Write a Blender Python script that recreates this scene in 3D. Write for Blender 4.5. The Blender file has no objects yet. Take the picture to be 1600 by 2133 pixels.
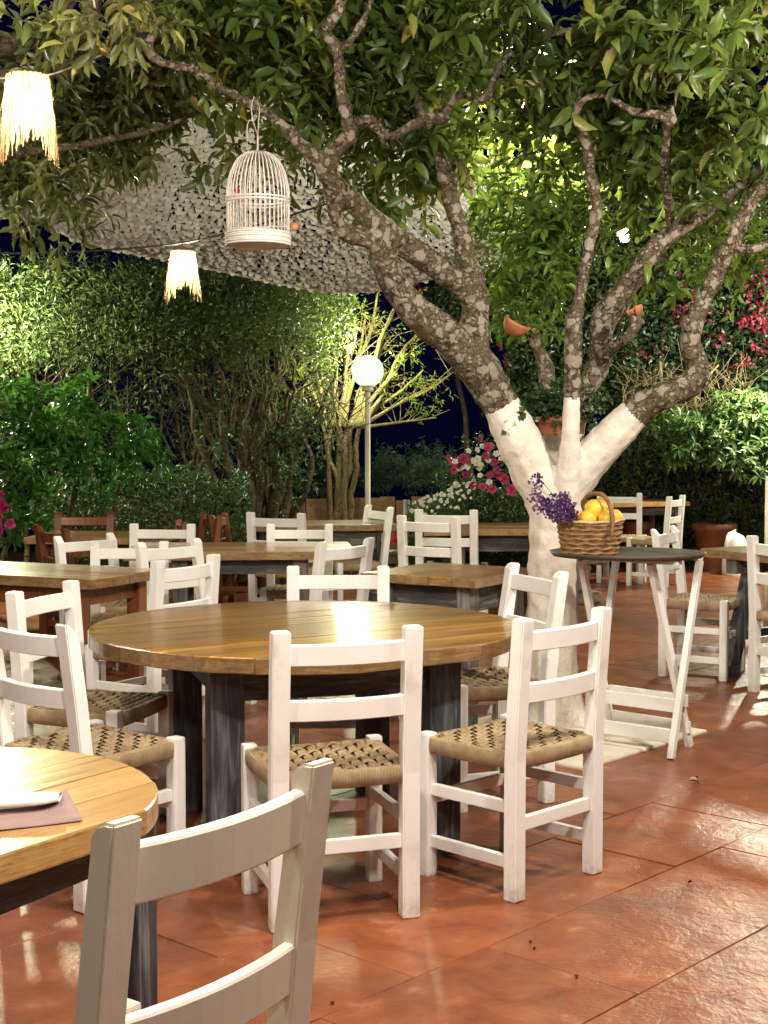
import bpy, bmesh, math, random
import numpy as np
from mathutils import Vector, Matrix, noise

random.seed(7)
rng = np.random.default_rng(11)
scene = bpy.context.scene
COL = scene.collection
PI = math.pi

# ------------------------------------------------------------------ camera
CAM_H, PITCH, FPX = 1.44, math.radians(3.11), 2959.0
cam_d = bpy.data.cameras.new("camera")
cam_d.sensor_fit = 'VERTICAL'
cam_d.sensor_height = 24.0
cam_d.lens = 24.0 * FPX / 2133.0
cam_d.clip_start, cam_d.clip_end = 0.05, 3000
cam = bpy.data.objects.new("camera", cam_d)
COL.objects.link(cam)
cam.location = (0, 0, CAM_H)
cam.rotation_euler = (PI / 2 - PITCH, 0, 0)
scene.camera = cam

# ------------------------------------------------------------------ night sky
world = bpy.data.worlds.new("World")
scene.world = world
world.use_nodes = True
bg = world.node_tree.nodes['Background']
bg.inputs['Color'].default_value = (0.10, 0.12, 1.0, 1)
bg.inputs['Strength'].default_value = 0.008

# ------------------------------------------------------------------ exposure
scene.view_settings.view_transform = 'Standard'
scene.view_settings.look = 'None'
scene.view_settings.exposure = 0.42
scene.view_settings.gamma = 1.0
scene.view_settings.use_curve_mapping = False
scene.cycles.use_denoising = True
scene.cycles.max_bounces = 8
scene.cycles.diffuse_bounces = 4
scene.cycles.transparent_max_bounces = 8
scene.cycles.sample_clamp_indirect = 4.0
scene.cycles.caustics_reflective = False
scene.cycles.caustics_refractive = False


def P(px, py, d):
    """world point seen at photo pixel (px,py) lying d metres in front of the camera"""
    u, v = (px - 800) / FPX, (1066.5 - py) / FPX
    cp, sp = math.cos(PITCH), math.sin(PITCH)
    y = cp + v * sp
    z = -sp + v * cp
    t = d / y
    return Vector((u * t, d, CAM_H + z * t))


# ------------------------------------------------------------------ lamps of the garden, some unseen and added as fill
def lamp(name, loc, watts, col, size=0.12):
    l = bpy.data.lights.new(name, 'POINT')
    l.energy = watts
    l.color = col
    l.shadow_soft_size = size
    o = bpy.data.objects.new(name, l)
    COL.objects.link(o)
    o.location = loc
    return o


WARM = (1.0, 0.89, 0.73)
WARMER = (1.0, 0.78, 0.52)
COOL = (0.93, 1.0, 0.86)
lamp("unseen_lamp", (0.25, 1.65, 3.1), 235, (1.0, 0.92, 0.82), 0.10)
lamp("unseen_lamp", (0.4, -1.3, 2.9), 110, (1.0, 0.92, 0.82), 0.12)  # added unseen fill light from behind the camera
lamp("unseen_lamp", (-1.7, 0.5, 2.7), 40, WARM, 0.12)  # added unseen fill for the left side of the closest chair
lamp("unseen_lamp", (-1.7, 2.9, 3.0), 150, WARM, 0.10)
lamp("unseen_lamp", (0.5, 3.4, 2.75), 165, WARM, 0.10)  # added unseen lamp to brighten the front of the crown
lamp("unseen_lamp", (2.6, 4.7, 3.1), 300, WARM, 0.10)
lamp("unseen_lamp", (-3.3, 6.2, 3.0), 150, WARM, 0.10)
lamp("unseen_lamp", (3.9, 8.6, 2.9), 100, WARM, 0.10)
lamp("unseen_spot", (-3.55, 12.45, 2.45), 330, (0.95, 1.0, 0.62), 0.10)
lamp("unseen_spot", (4.3, 14.1, 2.5), 460, (1.0, 0.97, 0.72), 0.10)
lamp("unseen_spot", (0.95, 8.4, 3.2), 260, (1.0, 0.95, 0.7), 0.10)  # unseen lamp among the leaves, placed to brighten the young growth


# ================================================================== helpers
def link(o, parent=None):
    COL.objects.link(o)
    if parent is not None:
        o.parent = parent
    return o


def tag(o, label=None, cat=None, group=None, kind=None):
    if label: o['label'] = label
    if cat: o['category'] = cat
    if group: o['group'] = group
    if kind: o['kind'] = kind
    return o


def thing(name, label, cat, loc=(0, 0, 0), rz=0.0, group=None):
    o = bpy.data.objects.new(name, None)
    o.empty_display_size = 0.1
    link(o)
    o.location = loc
    o.rotation_euler = (0, 0, rz)
    return tag(o, label, cat, group)


def obj(name, me, parent=None, mat=None, loc=None, rot=None, scale=None):
    if mat is not None and len(me.materials) == 0:
        me.materials.append(mat)
    o = bpy.data.objects.new(name, me)
    link(o, parent)
    if loc is not None: o.location = loc
    if rot is not None: o.rotation_euler = rot
    if scale is not None: o.scale = scale
    return o


def copy_tree(o, parent=None):
    c = o.copy()
    COL.objects.link(c)
    c.parent = parent
    for ch in list(o.children):
        copy_tree(ch, c)
    return c


def np_mesh(name, V, F, mat=None, smooth=False, attrs=None):
    """V (n,3) float, F (m,3|4) int"""
    V = np.asarray(V, np.float32)
    F = np.asarray(F, np.int32)
    me = bpy.data.meshes.new(name)
    k = F.shape[1]
    me.vertices.add(len(V)); me.vertices.foreach_set('co', V.ravel())
    me.loops.add(F.size); me.loops.foreach_set('vertex_index', F.ravel())
    me.polygons.add(len(F))
    me.polygons.foreach_set('loop_start', np.arange(0, F.size, k, dtype=np.int32))
    me.polygons.foreach_set('use_smooth', np.full(len(F), smooth, dtype=bool))
    me.update(calc_edges=True)
    if attrs:
        for nm, arr in attrs.items():
            a = me.attributes.new(nm, 'FLOAT', 'POINT')
            a.data.foreach_set('value', np.asarray(arr, np.float32))
    if mat: me.materials.append(mat)
    return me


def bm_mesh(name, bm, mat=None, smooth=False):
    me = bpy.data.meshes.new(name)
    bmesh.ops.recalc_face_normals(bm, faces=bm.faces)
    bm.to_mesh(me)
    bm.free()
    if smooth:
        for p in me.polygons: p.use_smooth = True
    if mat: me.materials.append(mat)
    return me


def box_bm(bm, sx, sy, sz, c=(0, 0, 0), bev=0.0, rot=None):
    r = bmesh.ops.create_cube(bm, size=1.0)
    vs = r['verts']
    for v in vs:
        v.co = Vector((v.co.x * sx, v.co.y * sy, v.co.z * sz))
    if bev > 0:
        es = list({e for v in vs for e in v.link_edges})
        g = bmesh.ops.bevel(bm, geom=es, offset=bev, segments=2, affect='EDGES', profile=0.7)
        vs = list({v for f in g['faces'] for v in f.verts} | {v for v in vs if v.is_valid})
    M = Matrix.Translation(Vector(c))
    if rot is not None:
        M = M @ rot.to_4x4()
    for v in vs: v.co = M @ v.co
    return vs


def box_mesh(name, sx, sy, sz, mat, bev=0.004):
    bm = bmesh.new()
    box_bm(bm, sx, sy, sz, bev=bev)
    return bm_mesh(name, bm, mat)


def bar_bm(bm, a, b, w, t, bev=0.003, up=Vector((0, 0, 1))):
    """rectangular bar from a to b; w across, t along 'up'"""
    a, b = Vector(a), Vector(b)
    d = (b - a)
    L = d.length
    x = d.normalized()
    y = up.cross(x)
    if y.length < 1e-4: y = Vector((0, 1, 0)).cross(x)
    y.normalize()
    z = x.cross(y)
    rot = Matrix((x, y, z)).transposed()
    return box_bm(bm, L, w, t, (a + b) / 2, bev, rot)


def bar_mesh(name, a, b, w, t, mat, bev=0.003):
    bm = bmesh.new()
    bar_bm(bm, a, b, w, t, bev)
    return bm_mesh(name, bm, mat)


def tube_arrays(pts, radii, n=8, cap=True, jitter=0.0, seed=0):
    """swept tube; returns V,F(quads) with degenerate-free caps"""
    pts = [Vector(p) for p in pts]
    if not hasattr(radii, '__len__'): radii = [radii] * len(pts)
    V = []; F = []
    t0 = (pts[1] - pts[0]).normalized()
    ref = Vector((0, 0, 1)) if abs(t0.z) < 0.9 else Vector((1, 0, 0))
    nrm = t0.cross(ref).normalized()
    m = len(pts)
    r = random.Random(seed)
    for i, p in enumerate(pts):
        t = (pts[min(i + 1, m - 1)] - pts[max(i - 1, 0)])
        if t.length < 1e-9: t = t0
        t = t.normalized()
        nrm = (nrm - t * nrm.dot(t))
        if nrm.length < 1e-6: nrm = t.orthogonal()
        nrm.normalize()
        bi = t.cross(nrm)
        for k in range(n):
            a = 2 * PI * k / n
            rr = radii[i] * (1 + (r.random() - .5) * 2 * jitter)
            q = p + nrm * (math.cos(a) * rr) + bi * (math.sin(a) * rr)
            V.append((q.x, q.y, q.z))
    for i in range(m - 1):
        for k in range(n):
            k2 = (k + 1) % n
            F.append((i * n + k, i * n + k2, (i + 1) * n + k2, (i + 1) * n + k))
    if cap:
        for base in (0, (m - 1) * n):
            c = len(V)
            p = pts[0] if base == 0 else pts[-1]
            V.append((p.x, p.y, p.z))
            for k in range(0, n, 2):
                q = (base + k, base + (k + 1) % n, base + (k + 2) % n, c)
                F.append(q if base else q[::-1])
    return np.array(V, np.float32), np.array(F, np.int32)


def merge(parts):
    Vs, Fs, o = [], [], 0
    for V, F in parts:
        Vs.append(V); Fs.append(F + o); o += len(V)
    return np.concatenate(Vs), np.concatenate(Fs)


def tube_mesh(name, pts, radii, mat, n=8, smooth=True, jitter=0.0):
    V, F = tube_arrays(pts, radii, n, True, jitter)
    return np_mesh(name, V, F, mat, smooth)


def smooth_path(pts, k=6):
    """Catmull-Rom through tuples of any length"""
    A = [np.array(p, float) for p in pts]
    A = [2 * A[0] - A[1]] + A + [2 * A[-1] - A[-2]]
    out = []
    for i in range(1, len(A) - 2):
        p0, p1, p2, p3 = A[i - 1:i + 3]
        for j in range(k):
            t = j / k
            out.append(.5 * (2 * p1 + (p2 - p0) * t + (2 * p0 - 5 * p1 + 4 * p2 - p3) * t * t + (3 * p1 - p0 - 3 * p2 + p3) * t ** 3))
    out.append(A[-2])
    return out


def lathe_arrays(prof, n=24, sx=1.0, sy=1.0):
    V = []; F = []
    for r, z in prof:
        for k in range(n):
            a = 2 * PI * k / n
            V.append((r * math.cos(a) * sx, r * math.sin(a) * sy, z))
    for i in range(len(prof) - 1):
        for k in range(n):
            k2 = (k + 1) % n
            F.append((i * n + k, i * n + k2, (i + 1) * n + k2, (i + 1) * n + k))
    return np.array(V, np.float32), np.array(F, np.int32)


def prism_bm(bm, poly, z0, z1, ch=0.004):
    """poly list of (x,y) CCW; vertical prism with chamfered top and bottom"""
    n = len(poly)
    c = Vector((sum(p[0] for p in poly) / n, sum(p[1] for p in poly) / n, 0))

    def inset(p):
        v = Vector((p[0], p[1], 0)) - c
        l = v.length
        return c + v * max(0, (l - ch) / l)
    rings = []
    for z, ins in ((z0, 1), (z0 + ch, 0), (z1 - ch, 0), (z1, 1)):
        ring = []
        for p in poly:
            q = inset(p) if ins else Vector((p[0], p[1], 0))
            ring.append(bm.verts.new((q.x, q.y, z)))
        rings.append(ring)
    for a, b in zip(rings[:-1], rings[1:]):
        for i in range(n):
            bm.faces.new((a[i], a[(i + 1) % n], b[(i + 1) % n], b[i]))
    bm.faces.new(rings[-1])
    bm.faces.new(rings[0][::-1])


# ================================================================== materials
class NT:
    def __init__(self, name):
        self.m = bpy.data.materials.new(name)
        self.m.use_nodes = True
        self.t = self.m.node_tree
        self.t.nodes.clear()
        self.out = self.n('ShaderNodeOutputMaterial')

    def n(self, typ, **kw):
        nd = self.t.nodes.new(typ)
        for k, v in kw.items():
            if k.startswith('i_'):
                key = k[2:].replace('__', ' ')
                nd.inputs[key].default_value = v
            else:
                setattr(nd, k, v)
        return nd

    def l(self, a, b):
        self.t.links.new(a, b)

    def ramp(self, fac, stops, interp='LINEAR'):
        r = self.n('ShaderNodeValToRGB')
        r.color_ramp.interpolation = interp
        els = r.color_ramp.elements
        while len(els) < len(stops): els.new(0.5)
        for e, (p, c) in zip(els, stops):
            e.position = p
            e.color = (*c, 1) if len(c) == 3 else c
        self.l(fac, r.inputs['Fac'])
        return r.outputs['Color']

    def coords(self, scale=(1, 1, 1), kind='Object', rnd=False, world=False):
        if world:
            g = self.n('ShaderNodeNewGeometry')
            src = g.outputs['Position']
        else:
            tc = self.n('ShaderNodeTexCoord')
            src = tc.outputs[kind]
        mp = self.n('ShaderNodeMapping')
        mp.inputs['Scale'].default_value = scale
        self.l(src, mp.inputs['Vector'])
        if rnd:
            oi = self.n('ShaderNodeObjectInfo')
            mu = self.n('ShaderNodeMath', operation='MULTIPLY')
            mu.inputs[1].default_value = 37.0
            self.l(oi.outputs['Random'], mu.inputs[0])
            cb = self.n('ShaderNodeCombineXYZ')
            for k in ('X', 'Y', 'Z'): self.l(mu.outputs[0], cb.inputs[k])
            ad = self.n('ShaderNodeVectorMath', operation='ADD')
            self.l(mp.outputs[0], ad.inputs[0]); self.l(cb.outputs[0], ad.inputs[1])
            return ad.outputs[0]
        return mp.outputs[0]

    def noise(self, vec, scale, detail=4, rough=.55, dist=0.0):
        nd = self.n('ShaderNodeTexNoise')
        nd.inputs['Scale'].default_value = scale
        nd.inputs['Detail'].default_value = detail
        nd.inputs['Roughness'].default_value = rough
        nd.inputs['Distortion'].default_value = dist
        self.l(vec, nd.inputs['Vector'])
        return nd.outputs['Fac']

    def math(self, op, a, b=None, clamp=False):
        nd = self.n('ShaderNodeMath', operation=op, use_clamp=clamp)
        for i, v in enumerate((a, b)):
            if v is None: continue
            if isinstance(v, (int, float)): nd.inputs[i].default_value = v
            else: self.l(v, nd.inputs[i])
        return nd.outputs[0]

    def mix(self, fac, a, b, blend='MIX'):
        nd = self.n('ShaderNodeMix', data_type='RGBA', blend_type=blend)
        if isinstance(fac, (int, float)): nd.inputs['Factor'].default_value = fac
        else: self.l(fac, nd.inputs['Factor'])
        for sock, v in ((nd.inputs[6], a), (nd.inputs[7], b)):
            if isinstance(v, tuple): sock.default_value = (*v, 1) if len(v) == 3 else v
            else: self.l(v, sock)
        return nd.outputs[2]

    def step(self, val, lo, hi):
        mr = self.n('ShaderNodeMapRange')
        mr.inputs['From Min'].default_value = lo
        mr.inputs['From Max'].default_value = hi
        self.l(val, mr.inputs['Value'])
        return mr.outputs['Result']

    def bsdf(self, color, rough=.5, bump=None, bstr=.3, bdist=.01, spec=.5, coat=0.0, coat_rough=.1, sss=0):
        b = self.n('ShaderNodeBsdfPrincipled')
        if isinstance(color, tuple): b.inputs['Base Color'].default_value = (*color, 1)
        else: self.l(color, b.inputs['Base Color'])
        if isinstance(rough, (int, float)): b.inputs['Roughness'].default_value = rough
        else: self.l(rough, b.inputs['Roughness'])
        b.inputs['Specular IOR Level'].default_value = spec
        b.inputs['Coat Weight'].default_value = coat
        b.inputs['Coat Roughness'].default_value = coat_rough
        if bump is not None:
            bp = self.n('ShaderNodeBump')
            bp.inputs['Strength'].default_value = bstr
            bp.inputs['Distance'].default_value = bdist
            self.l(bump, bp.inputs['Height'])
            self.l(bp.outputs[0], b.inputs['Normal'])
            if coat > 0: self.l(bp.outputs[0], b.inputs['Coat Normal'])
        return b

    def done(self, sh):
        self.l(sh.outputs[0] if hasattr(sh, 'outputs') else sh, self.out.inputs['Surface'])
        return self.m


def mat_white_paint(name='white_paint', k=(1, 1, 1)):
    t = NT(name)
    v = t.coords(rnd=True)
    n1 = t.noise(v, 7, 5, .6)
    vs = t.coords((40, 40, 5), rnd=True)
    n2 = t.noise(vs, 3, 3)
    n3 = t.noise(v, 55, 3, .7)
    base = t.mix(t.step(n1, .35, .75), tuple(a * b for a, b in zip((.83, .82, .80), k)), tuple(a * b for a, b in zip((.77, .75, .715), k)))
    base = t.mix(t.math('MULTIPLY', t.step(n2, .54, .74), .07), base, (.58, .53, .47))
    base = t.mix(t.step(n3, .755, .775), base, (.09, .07, .05))
    g = t.n('ShaderNodeNewGeometry')
    pt = t.math('MULTIPLY', t.step(g.outputs['Pointiness'], .53, .60), t.step(n1, .55, .68))
    base = t.mix(t.math('MULTIPLY', pt, .22), base, (.30, .26, .22))
    sep = t.n('ShaderNodeSeparateXYZ'); t.l(g.outputs['Position'], sep.inputs[0])
    low = t.math('MULTIPLY', t.step(sep.outputs['Z'], .07, .0), t.step(n3, .38, .6))
    base = t.mix(t.math('MULTIPLY', low, .5), base, (.24, .15, .10))
    return t.done(t.bsdf(base, .42, t.math('ADD', n2, t.math('MULTIPLY', n3, .5)), .12, .004))


def mat_wood(name, c0, c1, c2, rough=.3, coat=0.0, stretch=(2.2, 34, 34), coat_rough=.12, bstr=.25, knots=True, gloss_noise=False, edge_cols=None):
    """grain runs along local X"""
    t = NT(name)
    v = t.coords(stretch, rnd=True)
    n1 = t.noise(v, 1.0, 5, .62, 1.2)
    v2 = t.coords((stretch[0] * .6, stretch[1] * .22, stretch[2] * .22), rnd=True)
    n2 = t.noise(v2, 1.0, 3, .5, .6)
    col = t.ramp(n1, [(.25, c0), (.5, c1), (.72, c2)])
    oi = t.n('ShaderNodeObjectInfo')
    col = t.mix(t.math('MULTIPLY', t.step(n2, .4, .75), .55), col, c0)
    tint = t.n('ShaderNodeHueSaturation')
    tint.inputs['Hue'].default_value = .5
    val = t.math('ADD', t.math('MULTIPLY', oi.outputs['Random'], .5), .75)
    t.l(val, tint.inputs['Value']); t.l(col, tint.inputs['Color'])
    col = tint.outputs[0]
    if knots:
        vo = t.n('ShaderNodeTexVoronoi', feature='F1')
        vo.inputs['Scale'].default_value = 1.0
        t.l(t.coords((2.6, 7.5, 7.5), rnd=True), vo.inputs['Vector'])
        kn = t.step(vo.outputs['Distance'], .10, .05)
        col = t.mix(t.math('MULTIPLY', kn, .8), col, tuple(c * .25 for c in c0))
    r = rough
    if gloss_noise:
        r = t.math('ADD', t.math('MULTIPLY', n2, .25), rough - .1)
    if knots:
        cr = t.noise(t.coords((3.0, 85, 85), rnd=True), 1.0, 3, .5, .3)
        col = t.mix(t.math('MULTIPLY', t.step(cr, .635, .68), .75), col, tuple(c * .35 for c in c0))
        tc = t.n('ShaderNodeTexCoord')
        sp = t.n('ShaderNodeSeparateXYZ'); t.l(tc.outputs['Normal'], sp.inputs[0])
        edge = t.step(t.math('ABSOLUTE', sp.outputs['Z']), .6, .4)
        en = t.noise(t.coords((9, 9, 95), rnd=True), 1, 5, .7, 1.5)
        en2 = t.noise(t.coords((16, 16, 16), rnd=True), 1, 4, .65)
        ring = t.ramp(t.math('ADD', t.math('MULTIPLY', en, .6), t.math('MULTIPLY', en2, .4)), [(.36, edge_cols[0] if edge_cols else tuple(c * .4 for c in c0)), (.5, edge_cols[1] if edge_cols else tuple(c * .75 for c in c1)), (.64, edge_cols[2] if edge_cols else c1)])
        col = t.mix(t.math('MULTIPLY', edge, .75), col, ring)
    hgt = t.math('ADD', n1, t.math('MULTIPLY', n2, 2.4))
    return t.done(t.bsdf(col, r, hgt, bstr, .004, .5, coat, coat_rough))


def mat_weathered(name='weathered_wood', dark=(.013, .012, .016), mid=(.050, .050, .060), light=(.19, .19, .20)):
    t = NT(name)
    v = t.coords((46, 46, 3.2), rnd=True)
    n1 = t.noise(v, 1, 6, .65, .6)
    n2 = t.noise(t.coords((7, 7, 2.4), rnd=True), 1, 4, .6)
    n3 = t.noise(t.coords((90, 90, 9), rnd=True), 1, 4, .6)
    f = t.math('ADD', t.math('MULTIPLY', n1, .6), t.math('MULTIPLY', n2, .5))
    col = t.ramp(f, [(.40, dark), (.56, mid), (.70, light)])
    return t.done(t.bsdf(col, .55, t.math('ADD', n1, n3), .5, .004))


def mat_rush():
    t = NT('rush_cord')
    v = t.coords((1, 1, 1), rnd=True)
    n1 = t.noise(v, 18, 4)
    w = t.n('ShaderNodeTexWave', wave_type='BANDS', bands_direction='X')
    w.inputs['Scale'].default_value = 70
    w.inputs['Distortion'].default_value = 2.2
    w.inputs['Detail'].default_value = 2
    t.l(v, w.inputs['Vector'])
    w2 = t.n('ShaderNodeTexWave', wave_type='BANDS', bands_direction='Y')
    w2.inputs['Scale'].default_value = 70
    w2.inputs['Distortion'].default_value = 2.2
    t.l(v, w2.inputs['Vector'])
    g = t.n('ShaderNodeTexCoord')
    sp = t.n('ShaderNodeSeparateXYZ'); t.l(g.outputs['Normal'], sp.inputs[0])
    fx = t.math('GREATER_THAN', t.math('ABSOLUTE', sp.outputs['X']), .6)
    ww = t.mix(fx, w.outputs['Color'], w2.outputs['Color'])
    bw = t.n('ShaderNodeRGBToBW'); t.l(ww, bw.inputs[0])
    col = t.ramp(n1, [(.3, (.42, .29, .15)), (.55, (.60, .44, .25)), (.75, (.70, .54, .33))])
    col = t.mix(t.math('MULTIPLY', t.step(bw.outputs[0], .5, .0), .6), col, (.15, .085, .035))
    return t.done(t.bsdf(col, .6, bw.outputs[0], .9, .004))


def mat_plain(name, col, rough=.5, nscale=20, var=.25, bstr=.15, spec=.5, bdist=.005):
    t = NT(name)
    v = t.coords(rnd=True)
    n1 = t.noise(v, nscale, 5, .6)
    c = t.mix(t.step(n1, .3, .75), tuple(x * (1 + var) for x in col), tuple(x * (1 - var) for x in col))
    return t.done(t.bsdf(c, rough, n1, bstr, bdist, spec))


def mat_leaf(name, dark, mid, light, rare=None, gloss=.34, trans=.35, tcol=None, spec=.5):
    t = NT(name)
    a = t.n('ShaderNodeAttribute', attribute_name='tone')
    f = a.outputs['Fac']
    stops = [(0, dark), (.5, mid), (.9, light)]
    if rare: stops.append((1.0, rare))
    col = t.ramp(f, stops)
    n1 = t.noise(t.coords(world=True), 60, 2)
    col = t.mix(t.math('MULTIPLY', t.step(n1, .45, .7), .3), col, dark)
    g = t.n('ShaderNodeNewGeometry')
    back = t.mix(.35, col, tuple(min(1, c * 1.6 + .02) for c in mid))
    col2 = t.mix(g.outputs['Backfacing'], col, back)
    b = t.bsdf(col2, gloss, spec=spec)
    tr = t.n('ShaderNodeBsdfTranslucent')
    tm = t.n('ShaderNodeMix', data_type='RGBA', blend_type='MULTIPLY')
    tc = t.mix(.5, col, tcol or tuple(min(1, c * 1.6) for c in light))
    t.l(tc, tr.inputs['Color'])
    mx = t.n('ShaderNodeMixShader')
    mx.inputs[0].default_value = trans
    t.l(b.outputs[0], mx.inputs[1]); t.l(tr.outputs[0], mx.inputs[2])
    return t.done(mx)


def mat_bark(name, base0, base1, lichen, amount=.5, lscale=16):
    t = NT(name)
    v = t.coords(world=True)
    n1 = t.noise(v, 26, 6, .65)
    n2 = t.noise(v, 5, 4, .6)
    n3 = t.noise(v, 110, 4, .6)
    dist = t.n('ShaderNodeMixRGB') if False else None
    nv = t.n('ShaderNodeTexNoise'); nv.inputs['Scale'].default_value = 22; t.l(v, nv.inputs['Vector'])
    ad = t.n('ShaderNodeVectorMath', operation='MULTIPLY_ADD')
    t.l(nv.outputs['Color'], ad.inputs[0]); ad.inputs[1].default_value = (.05, .05, .05); t.l(v, ad.inputs[2])
    vo = t.n('ShaderNodeTexVoronoi', feature='F1'); vo.inputs['Scale'].default_value = lscale
    t.l(ad.outputs[0], vo.inputs['Vector'])
    vo2 = t.n('ShaderNodeTexVoronoi', feature='F1'); vo2.inputs['Scale'].default_value = lscale * 2.3
    t.l(ad.outputs[0], vo2.inputs['Vector'])
    sepc = t.n('ShaderNodeSeparateColor'); t.l(vo.outputs['Color'], sepc.inputs[0])
    sepd = t.n('ShaderNodeSeparateColor'); t.l(vo2.outputs['Color'], sepd.inputs[0])
    th = t.math('MULTIPLY', t.math('ADD', sepc.outputs[0], -1 + amount + .12), .75)
    rag = t.math('MULTIPLY', t.math('SUBTRACT', n3, .5), .42)
    m1 = t.step(t.math('ADD', rag, t.math('SUBTRACT', th, vo.outputs['Distance'])), -.05, .07)
    th2 = t.math('MULTIPLY', t.math('ADD', sepd.outputs[0], -1 + amount), .7)
    m2 = t.step(t.math('ADD', rag, t.math('SUBTRACT', th2, vo2.outputs['Distance'])), -.05, .09)
    lm = t.math('MAXIMUM', m1, m2)
    wood = t.ramp(n1, [(.3, base0), (.7, base1)])
    ck = t.n('ShaderNodeTexVoronoi', feature='DISTANCE_TO_EDGE'); ck.inputs['Scale'].default_value = 34
    t.l(ad.outputs[0], ck.inputs['Vector'])
    wood = t.mix(t.step(ck.outputs['Distance'], .10, .02), wood, tuple(c * .35 for c in base0))
    wood = t.mix(t.math('MULTIPLY', t.step(n2, .5, .7), .55), wood, (.085, .085, .03))
    lc = t.ramp(n3, [(.3, tuple(c * .62 for c in lichen)), (.65, lichen)])
    col = t.mix(lm, wood, lc)
    return t, v, col, n1, n3, lm


def mat_bark_plain(name, b0, b1, lichen, amount=.4, lscale=16):
    t, v, col, n1, n3, lm = mat_bark(name, b0, b1, lichen, amount, lscale)
    return t.done(t.bsdf(col, .8, t.math('ADD', n1, t.math('MULTIPLY', lm, .35)), .7, .012, .25))


def mat_trunk():
    t, v, bark, n1, n3, lm = mat_bark('orange_trunk', (.060, .043, .027), (.165, .125, .082), (.31, .27, .215), .80, 20)
    a = t.n('ShaderNodeAttribute', attribute_name='paint')
    n4 = t.noise(v, 14, 4, .6)
    edge = t.math('ADD', a.outputs['Fac'], t.math('MULTIPLY', t.math('SUBTRACT', n3, .5), .10))
    pm = t.step(edge, .485, .515)
    n5 = t.noise(v, 75, 4, .75)
    wp = t.ramp(n4, [(.3, (.66, .60, .51)), (.6, (.80, .745, .655))])
    wp = t.mix(t.step(n5, .70, .76), wp, (.30, .22, .15))
    sep = t.n('ShaderNodeSeparateXYZ'); t.l(v, sep.inputs[0])
    low = t.math('MULTIPLY', t.step(sep.outputs['Z'], 1.0, .25), t.step(n5, .52, .66))
    wp = t.mix(t.math('MULTIPLY', low, .65), wp, (.40, .34, .24))
    col = t.mix(pm, bark, wp)
    hb = t.mix(pm, t.math('ADD', n1, t.math('MULTIPLY', lm, .4)), t.math('ADD', t.math('MULTIPLY', n4, .6), t.math('MULTIPLY', n5, .25)))
    bw = t.n('ShaderNodeRGBToBW'); t.l(hb, bw.inputs[0])
    return t.done(t.bsdf(col, .72, bw.outputs[0], .75, .014, .3))


def mat_floor(name='terracotta_concrete'):
    t = NT(name)
    v = t.coords(world=True)
    n1 = t.noise(v, 1.3, 5, .6)
    n2 = t.noise(v, 6, 7, .66, .25)
    n3 = t.noise(v, 60, 4, .65)
    rid = t.n('ShaderNodeTexNoise', noise_type='RIDGED_MULTIFRACTAL')
    rid.inputs['Scale'].default_value = 2.6
    rid.inputs['Detail'].default_value = 6
    rid.inputs['Distortion'].default_value = .3
    t.l(v, rid.inputs['Vector'])
    oi = t.n('ShaderNodeObjectInfo')
    c = t.ramp(n2, [(.26, (.115, .030, .012)), (.42, (.20, .056, .020)), (.58, (.255, .080, .030)), (.76, (.36, .135, .062))])
    c = t.mix(t.math('MULTIPLY', t.step(n1, .50, .68), .55), c, (.105, .047, .029))
    c = t.mix(t.math('MULTIPLY', t.step(n2, .60, .66), .16), c, (.48, .27, .18))
    hs = t.n('ShaderNodeHueSaturation')
    t.l(t.math('ADD', t.math('MULTIPLY', oi.outputs['Random'], .36), .82), hs.inputs['Value'])
    t.l(c, hs.inputs['Color'])
    h = t.math('ADD', t.math('MULTIPLY', n2, 1.0), t.math('MULTIPLY', n3, .10))
    h = t.math('ADD', h, t.math('MULTIPLY', rid.outputs['Fac'], .22))
    rough = t.math('ADD', t.math('MULTIPLY', n1, .22), t.math('ADD', t.math('MULTIPLY', n3, .20), .13))
    return t.done(t.bsdf(hs.outputs[0], rough, h, .52, .02, .42))


def mat_emit(name, col, strength):
    t = NT(name)
    e = t.n('ShaderNodeEmission')
    e.inputs['Color'].default_value = (*col, 1)
    e.inputs['Strength'].default_value = strength
    return t.done(e)


def mat_translucent(name, col, trans=.5, rough=.6, nscale=40, var=.2):
    t = NT(name)
    n1 = t.noise(t.coords(rnd=True), nscale, 4)
    c = t.mix(t.step(n1, .3, .7), tuple(min(1, x * (1 + var)) for x in col), tuple(x * (1 - var) for x in col))
    b = t.bsdf(c, rough)
    tr = t.n('ShaderNodeBsdfTranslucent'); t.l(c, tr.inputs['Color'])
    mx = t.n('ShaderNodeMixShader'); mx.inputs[0].default_value = trans
    t.l(b.outputs[0], mx.inputs[1]); t.l(tr.outputs[0], mx.inputs[2])
    return t.done(mx)


M_WHITE = mat_white_paint()
M_RUSH = mat_rush()
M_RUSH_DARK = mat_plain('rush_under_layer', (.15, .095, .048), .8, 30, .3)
M_BROWNWOOD = mat_wood('brown_stained_wood', (.10, .028, .010), (.20, .062, .022), (.27, .095, .04), .38, .2, (34, 34, 2.2), knots=False)
M_AMBER = mat_wood('varnished_amber_pine', (.085, .033, .005), (.33, .148, .016), (.53, .285, .048), .36, .75, coat_rough=.055, bstr=.42, stretch=(1.3, 26, 26), edge_cols=((.035, .024, .015), (.15, .095, .05), (.30, .21, .12)))
M_PINE = mat_wood('varnished_pale_pine', (.34, .165, .05), (.55, .31, .105), (.66, .41, .17), .35, .7, coat_rough=.12, bstr=.25)
M_PINE2 = mat_wood('varnished_honey_pine', (.22, .10, .025), (.40, .20, .06), (.52, .30, .10), .34, .75, coat_rough=.07, bstr=.25, edge_cols=((.07, .045, .022), (.24, .15, .07), (.40, .26, .13)))
M_WEATHER = mat_weathered()
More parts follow.
